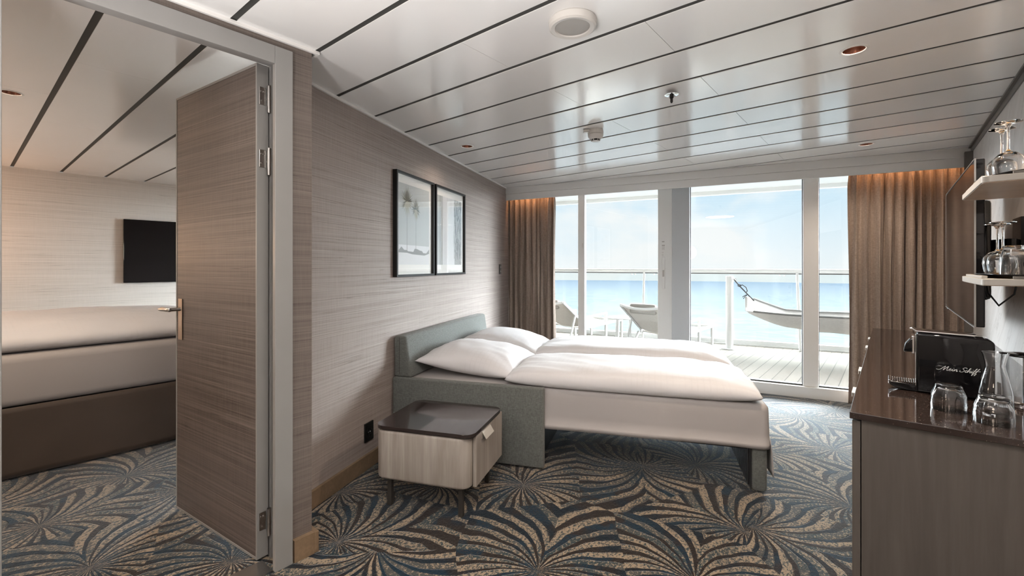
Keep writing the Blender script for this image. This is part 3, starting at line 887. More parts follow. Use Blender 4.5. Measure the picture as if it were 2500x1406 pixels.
# ================================================================== NIGHTSTAND
NS = thing('nightstand', 'low pale wood nightstand with dark glossy top beside the sofa bed', 'nightstand', W(.33, .57, 0), LA)
def rrect(x0, x1, y0, y1, r, n=8, corners=(1, 1, 1, 1)):
    pts = []
    for k, (cx, cy, a0) in enumerate(((x1-r, y0+r, -pi/2), (x1-r, y1-r, 0), (x0+r, y1-r, pi/2), (x0+r, y0+r, pi))):
        rr = r if corners[k] else .002
        cx = (x1-rr if k in (0, 1) else x0+rr); cy = (y0+rr if k in (0, 3) else y1-rr)
        for i in range(n+1):
            a = a0+pi/2*i/n; pts.append((cx+rr*cos(a), cy+rr*sin(a)))
    return pts
# local x = out (t), local y = along wall (s): body t .30...85, s .09...56
MB().prism(rrect(-.27, .255, -.235, .235, .055), .145, .405, .02, 3).build('body', M['ash'], NS, True, 30)
mb = MB(); mb.prism(rrect(-.262, .272, -.228, .228, .05), .400, .405); mb.build('shadow_gap', M['black'], NS)
MB().prism(rrect(-.272, .278, -.238, .238, .055), .406, .424, .0012).build('top', M['nstop'], NS)
dr = MB().prism(rrect(.256, .276, -.178, .234, .004), .150, .400).build('drawer_front', M['ash'], NS)
mb = MB(); mb.box(.276, .278, -.10, .02, .362, .398).bar((.278, -.04, .396), (.300, -.04, .362), .12, .003); mb.build('handle', M['handle'], dr)
for x, y in ((-.20, -.19), (.20, -.19), (-.20, .19), (.20, .19)):
    MB().box(x-.012, x+.012, y-.012, y+.012, 0, .146, .002).build('leg', M['dark_metal'], NS)

# ================================================================== PICTURES
def frame(name, s0, s1, label, kind):
    z0, z1 = 1.171, 1.903; w = s1-s0; h = z1-z0
    o = thing(name, label, 'picture', W(s0, 0., z0), LA, 'framed photographs on the left wall')
    fw = .016; D = .034
    mb = MB(); mb.box(.001, D, 0, fw, 0, h, .001).box(.001, D, w-fw, w, 0, h, .001).box(.001, D, fw, w-fw, 0, fw, .001).box(.001, D, fw, w-fw, h-fw, h, .001)
    mb.build('frame', M['black_metal'], o)
    MB().box(.002, .012, fw, w-fw, fw, h-fw).build('mount', M['paper'], o)
    # print: flat sheet with its picture made of printed shapes
    a0, a1, c0, c1 = .055, w-.055, .085, h-.075
    mats = [pmat('print_sky', (.47, .50, .50), .8), pmat('print_pale', (.66, .67, .68), .8), pmat('print_olive', (.10, .105, .075), .8), pmat('print_grey', (.30, .31, .31), .8), pmat('print_ink', (.045, .05, .05), .8), pmat('print_straw', (.36, .34, .26), .8)]
    mb = MB(); X = .0126
    rnd = random.Random(kind)
    def q(y0, z0_, y1, z1_, m, lay=0):
        mb.mi = m; x = X+lay*.0001; mb.poly([(x, y0, z0_), (x, y1, z0_), (x, y1, z1_), (x, y0, z1_)])
    if kind == 1:
        q(a0, c0, a1, c1, 0)
        q(a0, c0, a1, c0+.14, 1, 1)
        pts = [(X+.0002, a0+(a1-a0)*i/12, c0+.10+.02*sin(i*1.1)+.012*sin(i*2.3)) for i in range(13)]
        mb.mi = 3; mb.poly([(X+.0002, a0, c0+.085)] + pts + [(X+.0002, a1, c0+.085)])
        for (py, pz, R, tw) in ((a0+.115, c1-.12, .115, .007), (a0+.245, c1-.165, .085, .006)):
            q(py-tw/2, c0+.09, py+tw/2, pz, 3, 3)
            for i in range(130):
                an = radians(-40+260*rnd.random()); L = R*rnd.uniform(.6, 1.2); wd = rnd.uniform(.002, .0045)
                e = (py+L*cos(an)*.75, pz+L*sin(an)*.95); nx, nz = -sin(an)*wd, cos(an)*wd
                mb.mi = rnd.choice((2, 2, 4, 5)); x = X+.0004+i*1e-6
                mb.poly([(x, py+nx, pz+nz), (x, e[0], e[1]), (x, py-nx, pz-nz)])
            for i in range(70):
                an = radians(rnd.uniform(195, 345)); L = R*rnd.uniform(.5, 1.15)
                e = (py+L*cos(an)*.6, pz+L*sin(an)); x = X+.0006+i*1e-6
                mb.mi = 5; mb.poly([(x, py-.004, pz), (x, e[0], e[1]), (x, py+.004, pz)])
    else:
        q(a0, c0, a1, c1, 1)
        q(a0, c0, a0+.10, c1, 0, 1); q(a1-.15, c0, a1, c1, 3, 1)
        for i in range(12):
            y = a0+.004+i*.0085; q(y, c0, y+rnd.uniform(.001, .004), c1, rnd.choice((3, 0, 3, 4)), 2+i*.01)
        for i in range(3): 
            y = a0+.12+i*.075; q(y, c1-rnd.uniform(.05, .2), y+.002, c1, 3, 2)
        for i in range(420):
            y = a1-.17*rnd.random()**1.3; z = c0+(c1-c0)*rnd.random(); L = rnd.uniform(.04, .2); wd = rnd.uniform(.002, .007)
            y2 = min(a1, max(a0, y-.25*L*(1-(z-c0)/(c1-c0))+.02)); zt = min(c1, z+L)
            mb.mi = rnd.choice((4, 3, 4, 0)); x = X+.0003+i*1e-6
            y = min(y, a1-wd); y2 = min(y2, a1-wd)
            mb.poly([(x, y, z), (x, y+wd, z), (x, y2+wd*.6, zt), (x, y2, zt)])
    mb.build('print', mats, o)
    MB().box(.020, .0225, fw, w-fw, fw, h-fw).build('glass', M['picglass'], o)
frame('picture_frame', .766, 1.331, 'left framed photograph of two palm crowns in a black frame', 1)
frame('picture_frame', 1.362, 1.969, 'right framed photograph with dark tree streaks, nearer the curtain', 2)

# switch and socket on the slanted wall
sw = thing('light_switch', 'dark double light switch beside the left curtain', 'switch', W(3.071, 0, 1.207), LA)
MB().box(.0, .010, -.032, .032, -.056, .056, .003).build('switch_plate', M['dark_metal'], sw)
for dz in (-.024, .024):
    b_ = MB().box(.010, .014, -.022, .022, dz-.019, dz+.019, .002).build('rocker', M['bronze_trim'], sw)
    MB().box(.014, .0148, -.010, .010, dz-.0025, dz+.0025).build('mark', M['silver_print'], b_)
so = thing('power_socket', 'black power socket on the wall behind the nightstand', 'socket', W(.485, 0, .224), LA)
MB().box(.0, .010, -.045, .045, -.057, .057, .003).build('socket_plate', M['black_metal'], so)
mb = MB(); mb.lathe([(.024, .0), (.024, .003), (.019, .003), (.019, -.006), (0, -.006)], (0, 0, 0), 32)
bmesh.ops.transform(mb.bm, matrix=Matrix.Translation((.0105, 0, -.004)) @ Matrix.Rotation(pi/2, 4, 'Y'), verts=mb.bm.verts)
mb.build('socket_insert', M['gloss_black'], so, True)
mb = MB(); mb.cyl((.006, -.009, -.004), (.0125, -.009, -.004), .0025, seg=10).cyl((.006, .009, -.004), (.0125, .009, -.004), .0025, seg=10)
mb.build('contact', M['chrome'], so)

# ================================================================== CEILING FITTINGS
def down(obj_mb):  # nothing
    return obj_mb
spk = thing('ceiling_speaker', 'round off-white ceiling speaker with mesh grille', 'speaker', (-.94, 1.505, CEIL))
MB().lathe([(.0, .0), (.088, .0), (.092, -.006), (.090, -.028), (.082, -.033), (.068, -.031), (.066, -.026), (.0, -.026)], seg=64).build('ring', M['plastic_white'], spk, True)
MB().lathe([(.0, -.030), (.05, -.029), (.0655, -.0265), (.0655, -.024)], seg=64).build('grille', M['grille'], spk, True)
def downlight(x, y, label, on=True):
    o = thing('downlight', label, 'downlight', (x, y, CEIL), 0, 'recessed ceiling downlights')
    MB().lathe([(.041, .004), (.041, -.001), (.044, -.003), (.052, -.002), (.053, .0)], seg=48).build('trim_ring', M['white'], o, True)
    MB().lathe([(.041, .0), (.031, .038), (.0, .040)], seg=48).build('reflector', M['copper'], o, True)
    MB().lathe([(.020, .038), (.016, .031), (.0, .029)], seg=32).build('bulb', M['lamp'], o, True)
    return o
downlight(-.122, 2.494, 'recessed downlight above the desk, nearest on the right')
downlight(-.143, 4.49, 'small recessed downlight near the right curtain')
downlight(-2.575, 2.566, 'recessed downlight close to the slanted left wall')
downlight(-3.692, .189, 'recessed downlight in the bedroom ceiling')
sp = thing('sprinkler', 'dark metal sprinkler head pointing down from the ceiling', 'sprinkler', (-.912, 2.463, CEIL))
MB().lathe([(0, 0), (.020, 0), (.034, -.012), (.036, -.018), (.028, -.021), (.0, -.019)], seg=40).build('escutcheon', M['chrome'], sp, True)
MB().lathe([(.011, -.018), (.011, -.034), (.007, -.038), (.007, -.055), (.004, -.062), (0, -.063)], seg=20).build('nozzle', M['black_metal'], sp, True)
sd = thing('smoke_detector', 'off-white smoke detector with side tab on the ceiling', 'smoke detector', (-1.576, 2.823, CEIL))
MB().lathe([(0, 0), (.050, 0), (.054, -.014), (.054, -.030), (.048, -.034), (.053, -.036), (.050, -.052), (.034, -.066), (.028, -.066)], seg=48).build('housing', M['plastic_white'], sd, True)
MB().lathe([(.026, -.060), (.026, -.072), (0, -.072)], seg=24).build('sensor', M['black_metal'], sd, True)
mb = MB()
for i in range(6):
    a = i*pi/3; mb.box(-.002, .002, .022, .032, -.078, -.062, 0, 1, Matrix.Rotation(a, 4, 'Z'))
mb.lathe([(0, -.076), (.024, -.076), (.026, -.079), (0, -.080)], seg=24); mb.build('sensor_cage', M['plastic_white'], sd)
MB().box(-.085, -.045, -.035, .0, -.022, -.004, .002, 2, Matrix.Rotation(radians(35), 4, 'Z')).build('tab', M['plastic_white'], sd)

# ================================================================== DESK / SIDEBOARD
DX, DY0, DY1, DZ = -.105, 1.905, 4.572, .76
DK = thing('sideboard', 'long greige wood sideboard along the right wall', 'sideboard', (.2, 3.2, 0))
ox, oy = .2, 3.2
MB().box(-.074-ox, RX-.002-ox, DY0+.015-oy, DY1-.03-oy, .0, DZ-.022, .001).build('body', M['greige'], DK)
ys = [1.92, 2.86, 3.56, 4.54]
n_ = 0
for a, b_ in ((1.921, 2.81), (2.814, 3.68), (3.684, 4.54)):
    d_ = MB().box(-.099-ox, -.0765-ox, a-oy, b_-oy, .05, DZ-.030, .0015).build('door', M['greige'], DK)
    hy = {1.921: (2.56,), 2.814: (3.10,), 3.684: (3.98, 4.46)}[a]
    for y in hy:
        mb = MB(); mb.box(-.103-ox, -.099-ox, y-.06-oy, y+.06-oy, .688, .722).box(-.128-ox, -.100-ox, y-.06-oy, y+.06-oy, .690, .693).box(-.131-ox, -.128-ox, y-.06-oy, y+.06-oy, .676, .693)
        mb.build('handle', M['alu_white'], d_)
wt = MB().box(DX, RX-.002, DY0, DY1, DZ-.0215, DZ, .0015).build('worktop', M['top'])
tag(wt, 'dark speckled glossy worktop on the sideboard', 'worktop')

# coffee machine ----------------------------------------------------
CM = thing('coffee_machine', 'glossy black capsule coffee machine on the worktop', 'coffee machine', (.18, 2.415, DZ))
def lx(x): return x-.18
def ly(y): return y-2.415
def lz(z): return z-DZ
# body profile in x-z extruded along y
def prism_y(pts, y0, y1, bev=.004):
    mb = MB(); b = bmesh.new()
    lo = [b.verts.new((p[0], y0, p[1])) for p in pts]; hi = [b.verts.new((p[0], y1, p[1])) for p in pts]
    b.faces.new(lo); b.faces.new(hi[::-1]); n = len(pts)
    for i in range(n): b.faces.new((lo[i], hi[i], hi[(i+1) % n], lo[(i+1) % n]))
    bmesh.ops.recalc_face_normals(b, faces=b.faces)
    if bev:
        ed = [e for e in b.edges if abs(e.verts[0].co.y-e.verts[1].co.y) < 1e-6]
        bmesh.ops.bevel(b, geom=ed, offset=bev, segments=3, affect='EDGES', profile=.5)
    mb._in(b); return mb
bp = [(lx(.080), 0.004), (lx(.287), .004), (lx(.290), .06), (lx(.290), lz(.955))]
bp += [(lx(.262)+.028*cos(a), lz(.962)+.022*sin(a)) for a in [i*pi/16 for i in range(9)]]
bp += [(lx(.083), lz(.988)), (lx(.079), lz(.984))]
prism_y(bp, ly(2.36), ly(2.472), .006).build('body', M['gloss_black'], CM, True)
MB().box(lx(.0755), lx(.0785), ly(2.366), ly(2.466), lz(.785), lz(.985), .001).build('front_trim', M['chrome'], CM)
# brewing head and spout
hp_ = [(lx(.079), lz(.965)), (lx(.060), lz(.962)), (lx(.046), lz(.942)), (lx(.041), lz(.915)), (lx(.045), lz(.910)), (lx(.079), lz(.912))]
prism_y(hp_, ly(2.383), ly(2.448), .004).build('spout', M['gloss_black'], CM, True)
MB().box(lx(.066), lx(.074), ly(2.376), ly(2.456), lz(.906), lz(.975), .002).build('spout_ring', M['chrome'], CM)
# lever on top
lev = [(lx(.060), lz(1.004)), (lx(.066), lz(1.000)), (lx(.078), lz(.991)), (lx(.24), lz(.988)), (lx(.246), lz(.993)), (lx(.240), lz(.995)), (lx(.08), lz(.998)), (lx(.066), lz(1.007))]
prism_y(lev, ly(2.374), ly(2.458), .0015).build('lever', M['chrome'], CM, True)
# drip tray
tp = [(lx(-.004), lz(.792)), (lx(-.002), lz(.778)), (lx(.02), lz(.766)), (lx(.05), 0.002), (lx(.085), .002), (lx(.085), lz(.788))]
prism_y(tp, ly(2.368), ly(2.464), .003).build('drip_tray', M['gloss_black'], CM, True)
mb = MB()
for i in range(11):
    for j in range(2): mb.box(lx(-.001+i*.0072), lx(.0022+i*.0072), ly(2.374+j*.044), ly(2.413+j*.044), lz(.7915), lz(.7945), .0008, 1)
mb.box(lx(-.006), lx(-.002), ly(2.37), ly(2.462), lz(.780), lz(.795), .001)
mb.build('drip_grid', M['chrome'], CM)
# lettering on the side
def cat(pts, n=6):
    P = [Vector(p) for p in pts]; P = [P[0]]+P+[P[-1]]; out = []
    for i in range(1, len(P)-2):
        for k in range(n):
            t = k/n; a, b, c, d = P[i-1], P[i], P[i+1], P[i+2]
            out.append(.5*((2*b)+(c-a)*t+(2*a-5*b+4*c-d)*t*t+(3*b-a-3*c+d)*t*t*t))
    out.append(P[-2]); return out
STR = [
 [(-1.9, .35), (-1.2, .15), (-.5, .5), (.1, 1.6), (.5, 2.15), (.45, 1.2), (.35, .1), (.9, 1.2), (1.45, 2.1), (1.4, 1.1), (1.45, .15), (1.75, .1), (2.1, .45), (2.55, .85), (2.4, 1.02), (2.12, .8), (2.1, .3), (2.4, .02), (2.8, .3), (3.15, .95), (3.08, .3), (3.25, .03), (3.55, .35), (3.75, .95), (3.72, .05), (3.95, .7), (4.3, .98), (4.4, .7), (4.35, .15), (4.55, .03), (4.85, .3)],
 [(3.25, 1.45), (3.33, 1.5)],
 [(7.1, 1.75), (6.95, 2.15), (6.4, 2.2), (5.95, 1.8), (6.2, 1.35), (6.6, .95), (6.5, .3), (5.9, -.02), (5.35, .25), (5.5, .6)],
 [(7.5, .85), (7.3, 1.02), (6.98, .75), (6.98, .25), (7.25, .02), (7.6, .4), (8.1, 1.9), (8.15, 2.25), (7.9, 1.8), (7.75, .05), (7.95, .7), (8.3, .98), (8.4, .7), (8.35, .15), (8.6, .05), (8.95, .95), (8.85, .25), (9.05, .03), (9.4, .5), (9.9, 1.9), (10.0, 2.25), (9.75, 1.9), (9.35, -.9), (9.45, -1.1), (9.7, -.3), (10.1, .5), (10.6, 1.9), (10.75, 2.25), (10.5, 1.9), (10.1, -.9), (10.2, -1.1), (10.5, -.2)],
 [(9.1, 1.45), (9.18, 1.5)],
 [(9.3, 1.02), (10.2, 1.0), (11.3, 1.1)]]
mb = MB(); s0 = .0088
for st in STR:
    pts = [(lx(.150)+(p.x+.32*p.y)*s0, ly(2.36)-.0004, lz(.857)+p.y*s0*.85) for p in [Vector((q[0], q[1], 0)) for q in cat([(a, b, 0) for a, b in st])]]
    mb.tube(pts, .00085 if len(st) > 2 else .0010, 6)
tag(mb.build('lettering', M['silver_print'], CM), 'silver handwritten lettering')

# tumblers on the worktop
def tumbler(name, label, group, r0=.046, r1=.034, h=.085, thick=.0025, cat_='glass', flute=.0, nf=8):
    """upside-down faceted tumbler: mouth (r0) down, base (r1) up"""
    prof = [(r0-thick, .0), (r0, .0), (r0*1.02, h*.3), (r0*.97, h*.62), (r1*1.06, h*.88), (r1, h*.97), (r1*.9, h), (r1*.72, h*.985), (0, h*.97)]
    inner = [(0, h*.86), (r1*.80, h*.86), (r1*.98, h*.80), (r0*.94-thick, h*.55), (r0*1.0-thick, h*.3), (r0-thick, 0)]
    prof = prof[::-1][:-1] + inner[::-1]
    mb = MB(); mb.lathe(prof, seg=48, flute=flute, nf=nf)
    o = mb.build(name, M['rglass'], None, True, 60)
    return tag(o, label, cat_, group)
g1 = tumbler('tumbler', 'upturned faceted tumbler in front of the coffee machine lettering', 'tumblers on the worktop', flute=.022, nf=7); put(g1, (.153, 2.150, DZ))
g2 = copy_tree(g1); g2['label'] = 'upturned faceted tumbler in front of the carafe'; put(g2, (.249, 2.056, DZ), .4)
# carafe
mb = MB(); rb = .043
co_ = [(0, 0), (rb*.9, 0), (rb, .010), (rb*1.02, .03), (rb*.97, .07), (rb*.82, .105), (rb*.60, .145), (.0235, .158), (.0255, .172), (.031, .195), (.034, .203)]
ci_ = [(0, .010), (rb*.82, .010), (rb*.95, .018), (rb*.97, .03), (rb*.92, .07), (rb*.77, .105), (rb*.55, .145), (.0212, .158), (.0232, .172), (.0287, .195), (.0320, .203)]
mb.lathe(co_ + ci_[::-1], seg=56)
cf = mb.build('carafe', M['rglass'], None, True, 60); tag(cf, 'clear glass carafe with flared neck behind the tumbler', 'carafe'); put(cf, (.268, 2.187, DZ))
# milk frother style jug
JG = thing('glass_jug', 'clear glass cylinder jug with flat black lid behind the carafe', 'jug', (.362, 2.362, DZ))
MB().lathe([(0, 0), (.056, 0), (.058, .004), (.058, .018), (.054, .022), (0, .022)], seg=48).build('base_ring', M['chrome'], JG, True)
mb = MB(); mb.lathe([(.053, .022), (.053, .172), (.051, .172), (.051, .022)], seg=48); mb.build('cylinder', M['glass'], JG, True)
MB().lathe([(0, .186), (.04, .184), (.062, .179), (.062, .176), (.03, .172), (0, .170)], seg=48).build('lid', M['gloss_black'], JG, True)
MB().cyl((0, 0, .022), (0, 0, .172), .006, seg=16).build('rod', M['chrome'], JG, True)
MB().box(-.066, -.056, -.012, .010, .02, .075, .003).build('clip', M['gloss_black'], JG)

# ================================================================== WALL SHELVES WITH GLASSES
SX, SY0, SY1 = .226, 2.088, 2.63
def shelf(zb, label):
    o = thing('wall_shelf', label, 'shelf', (RX-.001, (SY0+SY1)/2, zb), 0, 'wall shelves above the worktop')
    cx, cy = RX-.001, (SY0+SY1)/2
    pts = rrect(SX-cx, 0, SY0-cy, SY1-cy, .028, 6, (0, 0, 1, 1))
    mb = MB(); mb.prism(pts, .0015, .022, .001, 1); mb.build('edge_board', M['shelfedge'], o, True, 40)
    pts = rrect(SX-cx+.003, 0, SY0-cy+.003, SY1-cy-.003, .026, 6, (0, 0, 1, 1))
    MB().prism(pts, 0., .0015).build('underside', M['shelfwood'], o)
    mb = MB(); mb.box(SX-cx+.006, SX-cx+.020, SY0-cy+.06, SY1-cy-.08, .022, .031, .001)
    mb.build('fiddle_rail', M['shelfedge'], o)
    mb = MB(); mb.box(SX-cx+.07, -.01, SY0-cy+.006, SY0-cy+.018, .022, .031, .001)
    mb.build('fiddle_rail', M['bronze_trim'], o)
    return o
shelf(1.514, 'upper wall shelf with rounded corner beside the television')
shelf(1.185, 'lower wall shelf with rounded corner beside the television')
def make_tray(label, loc):
    o = thing('serving_tray', label, 'tray', loc, 0, 'black trays on the wall shelves')
    def ring(rx, ry, z): return [(rx*cos(2*pi*i/64), ry*sin(2*pi*i/64), z) for i in range(64)]
    def loft(rs):
        b = bmesh.new(); R = [[b.verts.new(p) for p in ring(*r)] for r in rs]
        for a, c in zip(R, R[1:]):
            for i in range(64): b.faces.new((a[i], a[(i+1) % 64], c[(i+1) % 64], c[i]))
        b.faces.new(R[0]); b.faces.new(R[-1]); bmesh.ops.recalc_face_normals(b, faces=b.faces); return b
    mb = MB(); mb._in(loft([(.09, .20, .004), (.118, .225, .012), (.122, .229, .013), (.122, .229, .0145), (.117, .224, .0145), (.095, .20, .007)])); mb.build('tray_plate', M['tray'], o, True)
    mb = MB(); mb._in(loft([(.070, .17, .0), (.075, .18, .0), (.105, .212, .0085), (.09, .20, .0085)])); mb.build('gold_underside', M['gold'], o, True)
    return o
t1 = make_tray('black oval tray with golden underside on the upper shelf', (.355, 2.335, 1.536))
t2 = copy_tree(t1); t2['label'] = 'black oval tray with golden underside on the lower shelf'; put(t2, (.355, 2.335, 1.207))
def wineglass(h=.185, rb=.040, bh=.085, rf=.034):
    """upside-down stemmed glass: mouth down, foot up"""
    t = .0016
    out = [(rb*.80, 0), (rb*.93, bh*.25), (rb, bh*.5), (rb*.93, bh*.75), (rb*.62, bh*.93), (.008, bh*1.03), (.004, bh*1.12), (.0035, h*.75), (.0042, h*.90), (.009, h*.955), (rf*.7, h*.975), (rf, h*.985), (rf, h), (0, h*.995)]
    inn = [(rb*.80-t, 0), (rb*.93-t, bh*.25), (rb-t, bh*.5), (rb*.93-t, bh*.75), (rb*.60-t, bh*.91), (0, bh*.96)]
    mb = MB(); mb.lathe(out[::-1] + inn, seg=48)
    return mb.build('wine_glass', M['rglass'], None, True, 60)
wg = wineglass()
tag(wg, 'upturned wine glass on the upper shelf tray, front one', 'wine glass', 'wine glasses on the wall shelves'); put(wg, (.305, 2.240, 1.544))
def cpg(o, label, loc):
    c = copy_tree(o); c['label'] = label; put(c, loc); return c
cpg(wg, 'upturned wine glass on the upper shelf tray, behind the front one', (.303, 2.340, 1.544))
cpg(wg, 'upturned wine glass on the lower shelf tray, front one', (.300, 2.300, 1.215))
cpg(wg, 'upturned wine glass on the lower shelf tray, behind the front one', (.300, 2.400, 1.215))
ts = tumbler('tumbler', 'upturned tumbler on the lower shelf tray beside the wine glasses', 'tumblers on the wall shelves', .036, .026, .10, .002, flute=.03, nf=9); put(ts, (.315, 2.205, 1.215))
cpg(ts, 'upturned tumbler at the right edge of the lower shelf tray', (.385, 2.235, 1.215))
cpg(ts, 'upturned tumbler at the right edge of the upper shelf', (.392, 2.22, 1.544))

# ================================================================== TELEVISIONS
TV = thing('television', 'flat television on a swing arm over the sideboard', 'television', (.275, 3.34, 1.345))
MB().box(-.002, .028, -.635, .635, -.352, .348, .004).build('cabinet', M['gloss_black'], TV)
MB().box(-.0035, -.002, -.628, .628, -.338, .341).build('screen', M['screen'], TV)
mb = MB(); e = .0045
mb.box(-.0045, .001, -.6375, -.6345, -.354, .350).box(-.0045, .001, .6345, .6375, -.354, .350).box(-.0045, .001, -.637, .637, .348, .3515).box(-.0045, .001, -.637, .637, -.3555, -.352)
mb.build('bezel', M['steel'], TV)
MB().box(.028, .075, -.40, .40, -.25, .20, .015).build('rear_housing', M['gloss_black'], TV, True)
mb = MB(); mb.box(.075, .09, -.12, .12, -.12, .12).bar((.09, .0, .0), (.16, -.22, .0), .03, .06).bar((.16, -.22, 0), (.21, 0., 0), .03, .06).box(.208, .2249, -.10, .10, -.14, .14)
mb.build('wall_arm', M['black_metal'], TV)
MB().tube([(.05, -.42, -.12), (.06, -.46, -.22), (.09, -.45, -.27), (.14, -.42, -.22), (.16, -.40, -.12), (.20, -.38, -.02)], .004, 6).build('cable', M['black'], TV, True)
MB().box(-.004, .010, .5, .56, -.362, -.3555, .001).build('sensor', M['black'], TV)
T2 = thing('television', 'flat television on the far wall of the bedroom', 'television', (FARX+.001, 1.62, 1.408))
MB().box(.015, .045, -.46, .46, -.347, .347, .003).build('cabinet', M['gloss_black'], T2)
MB().box(.045, .0462, -.452, .452, -.332, .340).build('screen', M['screen'], T2)
MB().box(.0, .015, -.2, .2, -.15, .15).build('wall_bracket', M['black_metal'], T2)

# ================================================================== BEDROOM BED
BB = thing('double_bed', 'double bed with brown valance in the adjoining bedroom', 'bed', (-4.93, .35, 0))
bx = 4.93; by = -.35
def rel(x0, x1, y0, y1): return (x0+bx, x1+bx, y0+by, y1+by)
BXN, BXF, BY0, BY1 = -3.93, -5.85, -.75, 1.75
a = rel(BXF+.05, BXN-.03, BY0+.03, BY1-.03)
MB().box(*a, .03, .40, .01).build('bed_base', M['skirt'], BB)
# valance skirt with soft folds
def skirt(a_, b_):
    L1 = BY1-BY0; L2 = BXN-BXF; tot = L1+2*L2; s = a_*tot
    if s < L2: x, y, nx, ny = BXF+s, BY0, 0, -1
    elif s < L2+L1: x, y, nx, ny = BXN, BY0+(s-L2), 1, 0
    else: x, y, nx, ny = BXN-(s-L2-L1), BY1, 0, 1
    k = (1-b_); w = k*(.012*sin(s*6.)+.010*noise.noise(Vector((s*2.2, b_, 3)))+.006*noise.noise(Vector((s*7, b_*2, 5))))
    return (x+nx*w+bx, y+ny*w+by, .014+.41*b_)
o = MB().grid(skirt, 260, 12).build('valance', M['skirt'], BB, True, 180); md = o.modifiers.new('s', 'SOLIDIFY'); md.thickness = .003
a = rel(BXF, BXN+.005, BY0-.01, BY1+.01)
MB().box(*a, .424, .725, .045, 4).build('mattress', M['sheet'], BB, True)
soft_box('duvet', M['linen'], 1.86, 2.20, .155, 'thick white duvet on the bedroom bed', 'duvet', (-4.89, .42, .727), 0., None, 21, .012, 0., 5.)

# ================================================================== WORLD, LIGHT
w = bpy.data.worlds.new('sky'); sc.world = w; w.use_nodes = True
t = NT(w.node_tree); bg = w.node_tree.nodes['Background']
d = t.node('ShaderNodeTexCoord').outputs[0]; dz = t.xyz(d)[2]
cl = t.noise(t.mapp(d, (1, 1, 2.6)), 3.0, 5., .55, dist=.3)
cloud = t.mr(cl, .46, .62)
base = t.mix(t.mr(dz, .0, .20), (.91, .965, 1.0), (.56, .81, 1.0))
c = t.mix(t.m('MULTIPLY', cloud, .85), base, (1.0, 1.0, 1.0))
st = t.m('SUBTRACT', t.mr(dz, .17, .30, .445, 1.6), t.mr(dz, .50, .72, 0., .8))
c = t.mix(t.mr(dz, .17, .24), c, (.93, .97, 1.0))
# unseen bright sky patch added right of the view to light the room
ga, ge = radians(38), radians(21)
gd = t.vm('DOT_PRODUCT', d, (sin(ga)*cos(ge), cos(ga)*cos(ge), sin(ge)))
glow = t.node('ShaderNodeMapRange', {0: gd, 1: cos(radians(27)), 2: cos(radians(12)), 3: 0., 4: 50.}, interpolation_type='SMOOTHSTEP').outputs[0]
# second unseen sky patch, added on the left to light the right wall
ga2, ge2 = radians(-54), radians(15)
gd2 = t.vm('DOT_PRODUCT', d, (sin(ga2)*cos(ge2), cos(ga2)*cos(ge2), sin(ge2)))
glow = t.m('ADD', glow, t.node('ShaderNodeMapRange', {0: gd2, 1: cos(radians(18)), 2: cos(radians(9)), 3: 0., 4: 30.}, interpolation_type='SMOOTHSTEP').outputs[0])
# bright band added above the sky seen under the deckhead, lights the carpet
az = t.m('DIVIDE', t.xyz(d)[1], t.m('MAXIMUM', t.m('SQRT', t.m('SUBTRACT', 1., t.m('MULTIPLY', dz, dz))), .01))
band_fill = t.m('MULTIPLY', t.m('MULTIPLY', t.mr(dz, .19, .27), t.mr(dz, .46, .60, 1., 0.)), t.mr(az, .2, .6))
st = t.m('ADD', t.m('ADD', st, glow), t.m('MULTIPLY', band_fill, 20.))
c = t.mix(t.mr(glow, 0., 3.), c, (.90, .95, 1.))
t.put(bg.inputs[0], c); t.put(bg.inputs[1], st)

def light(kind, name, loc, energy, col=(1, 1, 1), rot=(0, 0, 0), size=.1, **k):
    l = bpy.data.lights.new(name, kind); l.energy = energy; l.color = col
    if kind == 'AREA':
        l.shape = 'RECTANGLE' if 'size_y' in k else 'DISK'; l.size = size
        if 'size_y' in k: l.size_y = k['size_y']
    elif kind == 'SUN': l.angle = size
    else: l.shadow_soft_size = size
    if kind == 'SPOT': l.spot_size = k.get('spot', 2.); l.spot_blend = .8
    o = bpy.data.objects.new(name, l); COL.objects.link(o); o.location = loc; o.rotation_euler = rot
    return o
# sun from over the sea, right of the view
sd_ = (Vector(G(.5, .62, 0))-Vector(G(0, 0, 0))); elev = radians(56)
sv = -(Vector((sd_.x, sd_.y, 0)).normalized()*cos(elev)+Vector((0, 0, sin(elev))))
so_ = light('SUN', 'sun', (0, 0, 10), 1.6, (1., .95, .88), size=radians(.6)); so_.rotation_euler = sv.to_track_quat('-Z', 'Y').to_euler()
WARM = (1., .74, .50); NEU = (1., .90, .81)
for (x, y, e) in ((-.122, 2.494, 38.), (-.143, 4.49, 14.), (-2.575, 2.566, 3.), (-3.692, .189, 9.)):
    light('SPOT', 'downlight_beam', (x, y, CEIL-.004), e, (1., .80, .62), size=.03, spot=2.5)
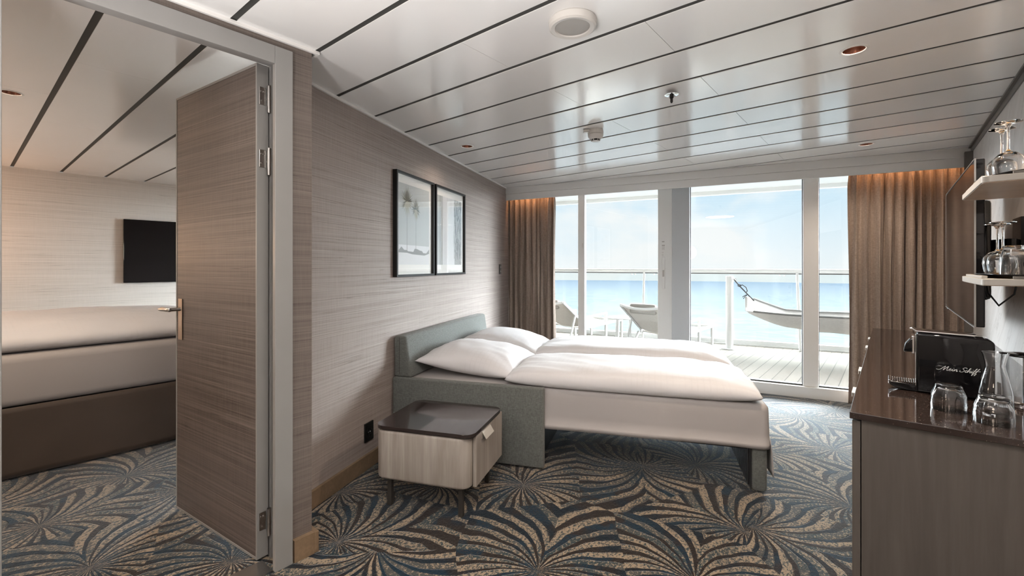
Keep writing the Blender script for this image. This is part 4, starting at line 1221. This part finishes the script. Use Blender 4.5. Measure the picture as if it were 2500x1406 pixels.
# unseen fill lights added behind and around the camera
for (x, y, e) in ((-.6, .6, 12.),):
    light('AREA', 'cabin_fill', (x, y, CEIL-.012), e, NEU, size=.5)
for (x, y, e) in ((-3.0, -1.2, 12.),):
    light('AREA', 'bedroom_fill', (x, y, CEIL-.012), e, WARM, size=.5)  # unseen warm fill added under the bedroom ceiling
light('POINT', 'cabin_warm_fill', (-.95, -1.2, 1.55), 10., (1., .80, .64), size=.16)  # soft warm fill added out of view behind the camera
for (x, y, e) in ((-1.2, -1.2, 75.), (.1, -1.2, 85.), (-.6, -.4, 60.)):
    light('SPOT', 'ceiling_fill', (x, y, .8), e, (1., .965, .94), (pi-.26, 0, 0), size=.12, spot=2.1)  # unseen upward spots added to brighten the ceiling
light('POINT', 'bedroom_warm_fill', (-5.3, -1.5, 1.5), 12., (1., .80, .62), size=.16)  # warm fill added for the bedroom, out of view
light('POINT', 'bedroom_warm_fill', (-3.0, -1.3, 1.5), 8., (1., .84, .70), size=.16)  # second unseen fill added to the bedroom
light('SPOT', 'ceiling_fill', (-4.4, -1.6, 1.3), 34., (1., .88, .78), (pi, 0, 0), size=.12, spot=2.6)  # upward fill added for the bedroom ceiling, unseen
light('POINT', 'bedside_lamp', (-6.15, -.35, 1.45), 6., (1., .55, .30), size=.08)
for u, L in ((-3.40, .5), (.07, .7)):
    light('AREA', 'cove_light', G(u, -.172, 2.13), 0.5, (1., .48, .2), (radians(-10), 0, GA), size=L, size_y=.02)

# ================================================================== CAMERA
cam = bpy.data.cameras.new('camera'); co = bpy.data.objects.new('camera', cam); COL.objects.link(co)
co.location = (0, 0, 1.25); co.rotation_euler = (pi/2, 0, radians(39.5))
cam.sensor_width = 36.; cam.lens = 36*1120/2500; cam.shift_y = -(703-648)/2500; cam.clip_end = 2500; cam.clip_start = .05
sc.camera = co
sc.view_settings.view_transform = 'Standard'; sc.view_settings.look = 'None'; sc.view_settings.gamma = 1.
sc.view_settings.exposure = 1.22; sc.view_settings.use_curve_mapping = False
cy = sc.cycles
cy.use_denoising = True
try: cy.denoiser = 'OPENIMAGEDENOISE'
except Exception: pass
cy.adaptive_threshold = .02; cy.max_bounces = 8; cy.diffuse_bounces = 3; cy.glossy_bounces = 3; cy.transparent_max_bounces = 24
cy.caustics_reflective = False; cy.caustics_refractive = False; cy.sample_clamp_indirect = 6.
